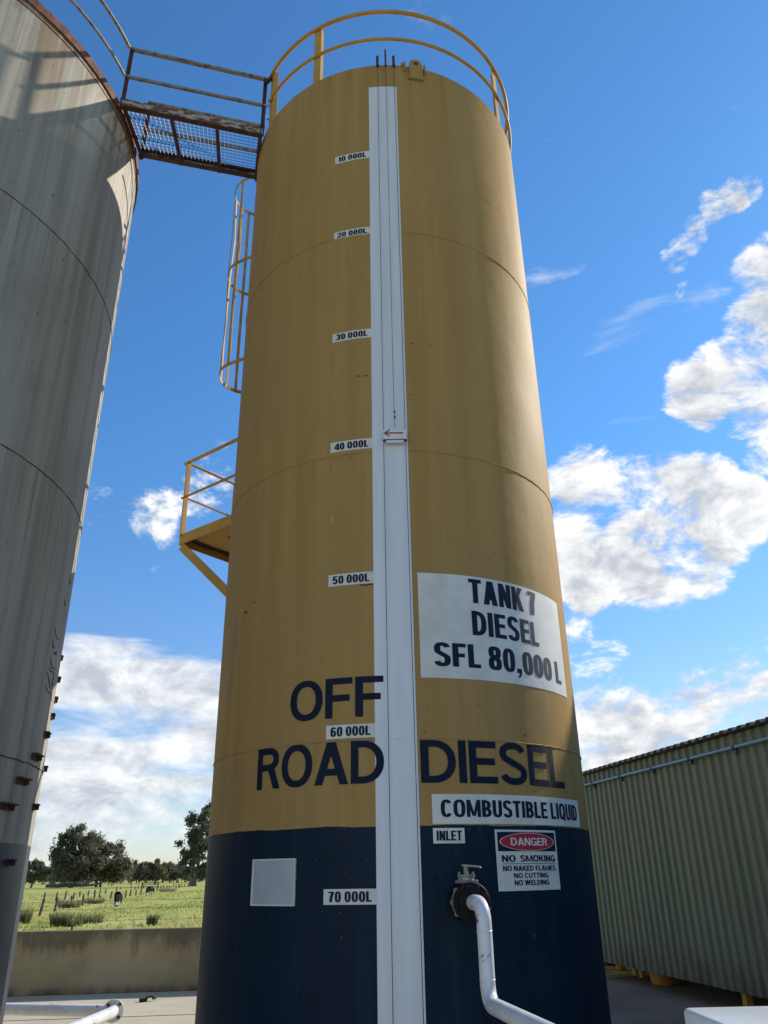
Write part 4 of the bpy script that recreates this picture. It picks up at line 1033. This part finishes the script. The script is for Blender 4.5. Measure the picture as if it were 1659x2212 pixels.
# near wire fence just outside the bund wall
wf = thing('wire_fence', (-6, 19, -.8), 'thin wire stock fence with steel picket just beyond the concrete wall', 'fence')
for el in (-1.31, -1.76, -2.42, -3.4):
    mb = MB(); P = []
    for i in range(14):
        az = -27+i*1.3; d = 19./math.cos(R_(az+6)); q = fpt(az, el, d); q.z += .006*math.sin(i*1.7); P.append(q)
    mb.tube(P, .0032, 5); mb.build('wire', DARKW, wf)
for az in (-24.2, -22.4, -20.9, -18.6, -17.9, -17.1, -16.3, -15.5, -14.6, -13.7, -12.8, -11.9):
    d = 19./math.cos(R_(az+6)); a = fpt(az, -1.76, d); b = fpt(az, -3.4, d); MB().tube([a, b], .0018, 4).build('dropper', DARKW, wf)
for az in (-19.85,):
    d = 19.03/math.cos(R_(az+6)); q = fpt(az, -2.58, d); MB().box((q.x, q.y, (q.z-.8)/2), (.035, .035, q.z+.8)).build('picket', DRUST, wf)

# rush tufts, dry bushes, grass
def tuft(name, label, x, y, r, h, n, m, cat='plant', group=None, lean=.35):
    t = thing(name, (x, y, fz(x, y)), label, cat, group); V = []; tn = []
    for k in range(n):
        a = RNG.uniform(0, 6.283); q = r*RNG.uniform(0, 1)**.6; bx, by = x+q*math.cos(a)*.7, y+q*math.sin(a)*.7; hh = h*RNG.uniform(.55, 1.05)
        lx, ly = math.cos(a)*lean*hh*RNG.uniform(0, 1)*q/r, math.sin(a)*lean*hh*RNG.uniform(0, 1)*q/r; w = RNG.uniform(.012, .03); b_ = RNG.uniform(0, 3.14)
        wx, wy = w*math.cos(b_), w*math.sin(b_); z0 = fz(x, y)-.05
        V += [(bx-wx, by-wy, z0), (bx+wx, by+wy, z0), (bx+lx*.4+wx*.7, by+ly*.4+wy*.7, z0+hh*.6), (bx+lx, by+ly, z0+hh)]; tn += [RNG.uniform(0, 1)]*4
    mb = MB(); mb.v = V; mb.f = [(4*k, 4*k+1, 4*k+2, 4*k+3) for k in range(n)]
    o = mb.build('blades', m, t); at_ = o.data.attributes.new('tint', 'FLOAT', 'POINT'); at_.data.foreach_set('value', np.array(tn, np.float32))
    return t
tuft('rush_tuft', 'broadest dark rush tuft in the grass above the concrete wall', -18.9, 50.4, .75, .85, 600, RUSHM)
tuft('rush_tuft', 'low rush tuft just right of the broadest one', -18.0, 50.2, .6, .5, 350, RUSHM)
tuft('rush_tuft', 'wide rush tuft in the middle of the grass', -18.4, 53.6, 1.2, .62, 600, RUSHM)
tuft('rush_tuft', 'upright lone rush tuft near the gold tank side of the paddock', -13.2, 48.8, .36, .72, 300, RUSHM)
tuft('rush_tuft', 'dark rush at the grey tank edge of the paddock', -22.6, 54., .6, 1.0, 320, RUSHM)
tuft('dry_bush', 'tan dry bush between the nearest fence posts', -29.6, 80.5, 1.3, .8, 700, TANB, lean=.6)
tuft('dry_bush', 'brown dry bush behind the leftmost grazing cow', -31.4, 92.5, 1.3, .7, 500, TANB, lean=.6)
tuft('dry_bush', 'pale dry tussock right of the far cow', -40.5, 158., 2.2, .75, 500, TANB, lean=.6)
N = 15000
az = RNG.uniform(-25.5, -10.5, N); d = 45+130*RNG.uniform(0, 1, N)**1.7
gx, gy = d*np.sin(np.radians(az)), d*np.cos(np.radians(az))
keep = np.sin(gx*.55+1.3*np.sin(gy*.13))+np.sin(gy*.11-gx*.3)+RNG.normal(size=N)*1.6 > -.2
gx, gy, d = gx[keep], gy[keep], d[keep]; N = len(gx)
gz = np.array([fz(a, b) for a, b in zip(gx, gy)]); hh = RNG.uniform(.07, .22, N); w = RNG.uniform(.03, .09, N)*np.sqrt(d/60); lx = RNG.normal(size=N)*.1
V = np.zeros((N, 3, 3)); V[:, 0] = np.stack([gx-w, gy, gz-.03], 1); V[:, 1] = np.stack([gx+w, gy+RNG.normal(size=N)*.05, gz-.03], 1); V[:, 2] = np.stack([gx+lx, gy+RNG.normal(size=N)*.1, gz+hh], 1)
me = bpy.data.meshes.new('grass'); me.from_pydata(V.reshape(-1, 3).tolist(), [], np.arange(3*N).reshape(-1, 3).tolist())
at_ = me.attributes.new('tint', 'FLOAT', 'POINT'); at_.data.foreach_set('value', np.repeat(np.clip(.5+.35*np.sin(gx*.4)+RNG.normal(size=N)*.25, 0, 1), 3).astype(np.float32))
me.materials.append(BLADE); tag(link(bpy.data.objects.new('grass', me)), 'rough green and straw coloured paddock grass', 'grass', kind='stuff')

# grazing cows
def f_cow(t, b):
    o = t.n('ShaderNodeTexCoord').outputs['Object']; k = t.noise(o, 1.7, 2., .5, .3); x = t.xyz(o)
    leg = t.mr(x[2], .62, .5)
    f = t.m('MAXIMUM', t.mr(k, .635, .66), t.m('MULTIPLY', t.m('MULTIPLY', leg, t.mr(x[0], .75, .68)), t.mr(k, .42, .46)))
    f = t.m('MAXIMUM', f, t.m('MULTIPLY', t.mr(x[2], 1.18, 1.24), t.mr(x[0], -.25, -.45)))
    S(t, b, t.mix(f, (.012, .011, .011), (.62, .60, .57)), .8, spec=.15)
COWM = mat('black_and_white_hide', f_cow)
def cow(x, y, heading, label, sc=1.):
    V = [(-.75, 0, 1.05), (-.35, 0, 1.02), (.15, 0, 1.0), (.55, 0, 1.02), (.85, 0, .88), (1.05, .05, .55), (1.12, .08, .25), (1.22, .10, .06)]
    Rr = [(.24, .27), (.31, .33), (.33, .35), (.28, .33), (.17, .20), (.12, .14), (.11, .12), (.065, .06)]
    E = [(i, i+1) for i in range(7)]
    def chain(root, pts, rs):
        p = root
        for q, r_ in zip(pts, rs): V.append(q); Rr.append((r_, r_)); E.append((p, len(V)-1)); p = len(V)-1
    for s_ in (-1, 1):
        chain(0, [(-.72, .17*s_, .86), (-.62, .17*s_, .62), (-.80, .17*s_, .40), (-.74, .17*s_, .05), (-.70, .17*s_, 0)], [.17, .095, .062, .05, .05])
        chain(3, [(.55, .16*s_, .78), (.55, .16*s_, .45), (.57, .16*s_, .36), (.56, .16*s_, .05), (.60, .16*s_, 0)], [.13, .075, .06, .048, .05])
        chain(6, [(1.02, .08+.14*s_, .30), (1.0, .08+.22*s_, .30)], [.04, .025])
    chain(0, [(-.98, 0, 1.12), (-1.04, .02, .8), (-1.05, .02, .45)], [.045, .025, .035])
    me = bpy.data.meshes.new('cow'); me.from_pydata(V, E, []); ob = bpy.data.objects.new('tmp', me); COL.objects.link(ob)
    md = ob.modifiers.new('s', 'SKIN'); sd = ob.modifiers.new('u', 'SUBSURF'); sd.levels = 1; sd.render_levels = 1
    if not me.skin_vertices: me.skin_vertices.new()
    for i, r_ in enumerate(Rr): me.skin_vertices[0].data[i].radius = r_; me.skin_vertices[0].data[i].use_root = (i == 2)
    dg = bpy.context.evaluated_depsgraph_get(); dg.update(); m2 = bpy.data.meshes.new_from_object(ob.evaluated_get(dg)); m2.name = 'cow'
    bpy.data.objects.remove(ob)
    for p in m2.polygons: p.use_smooth = True
    m2.materials.clear(); m2.materials.append(COWM)
    o = link(bpy.data.objects.new('cow', m2)); o.location = (x, y, fz(x, y)); o.rotation_euler = (0, 0, heading); o.scale = (sc,)*3
    return tag(o, label, 'cow', 'cows grazing in the paddock')
cow(-25.3, 80.9, R_(-84), 'black and white cow grazing head down near the fence line', .98)
cow(-34.6, 125.2, R_(-105), 'smaller looking dark cow grazing farther back by the posts', .95)
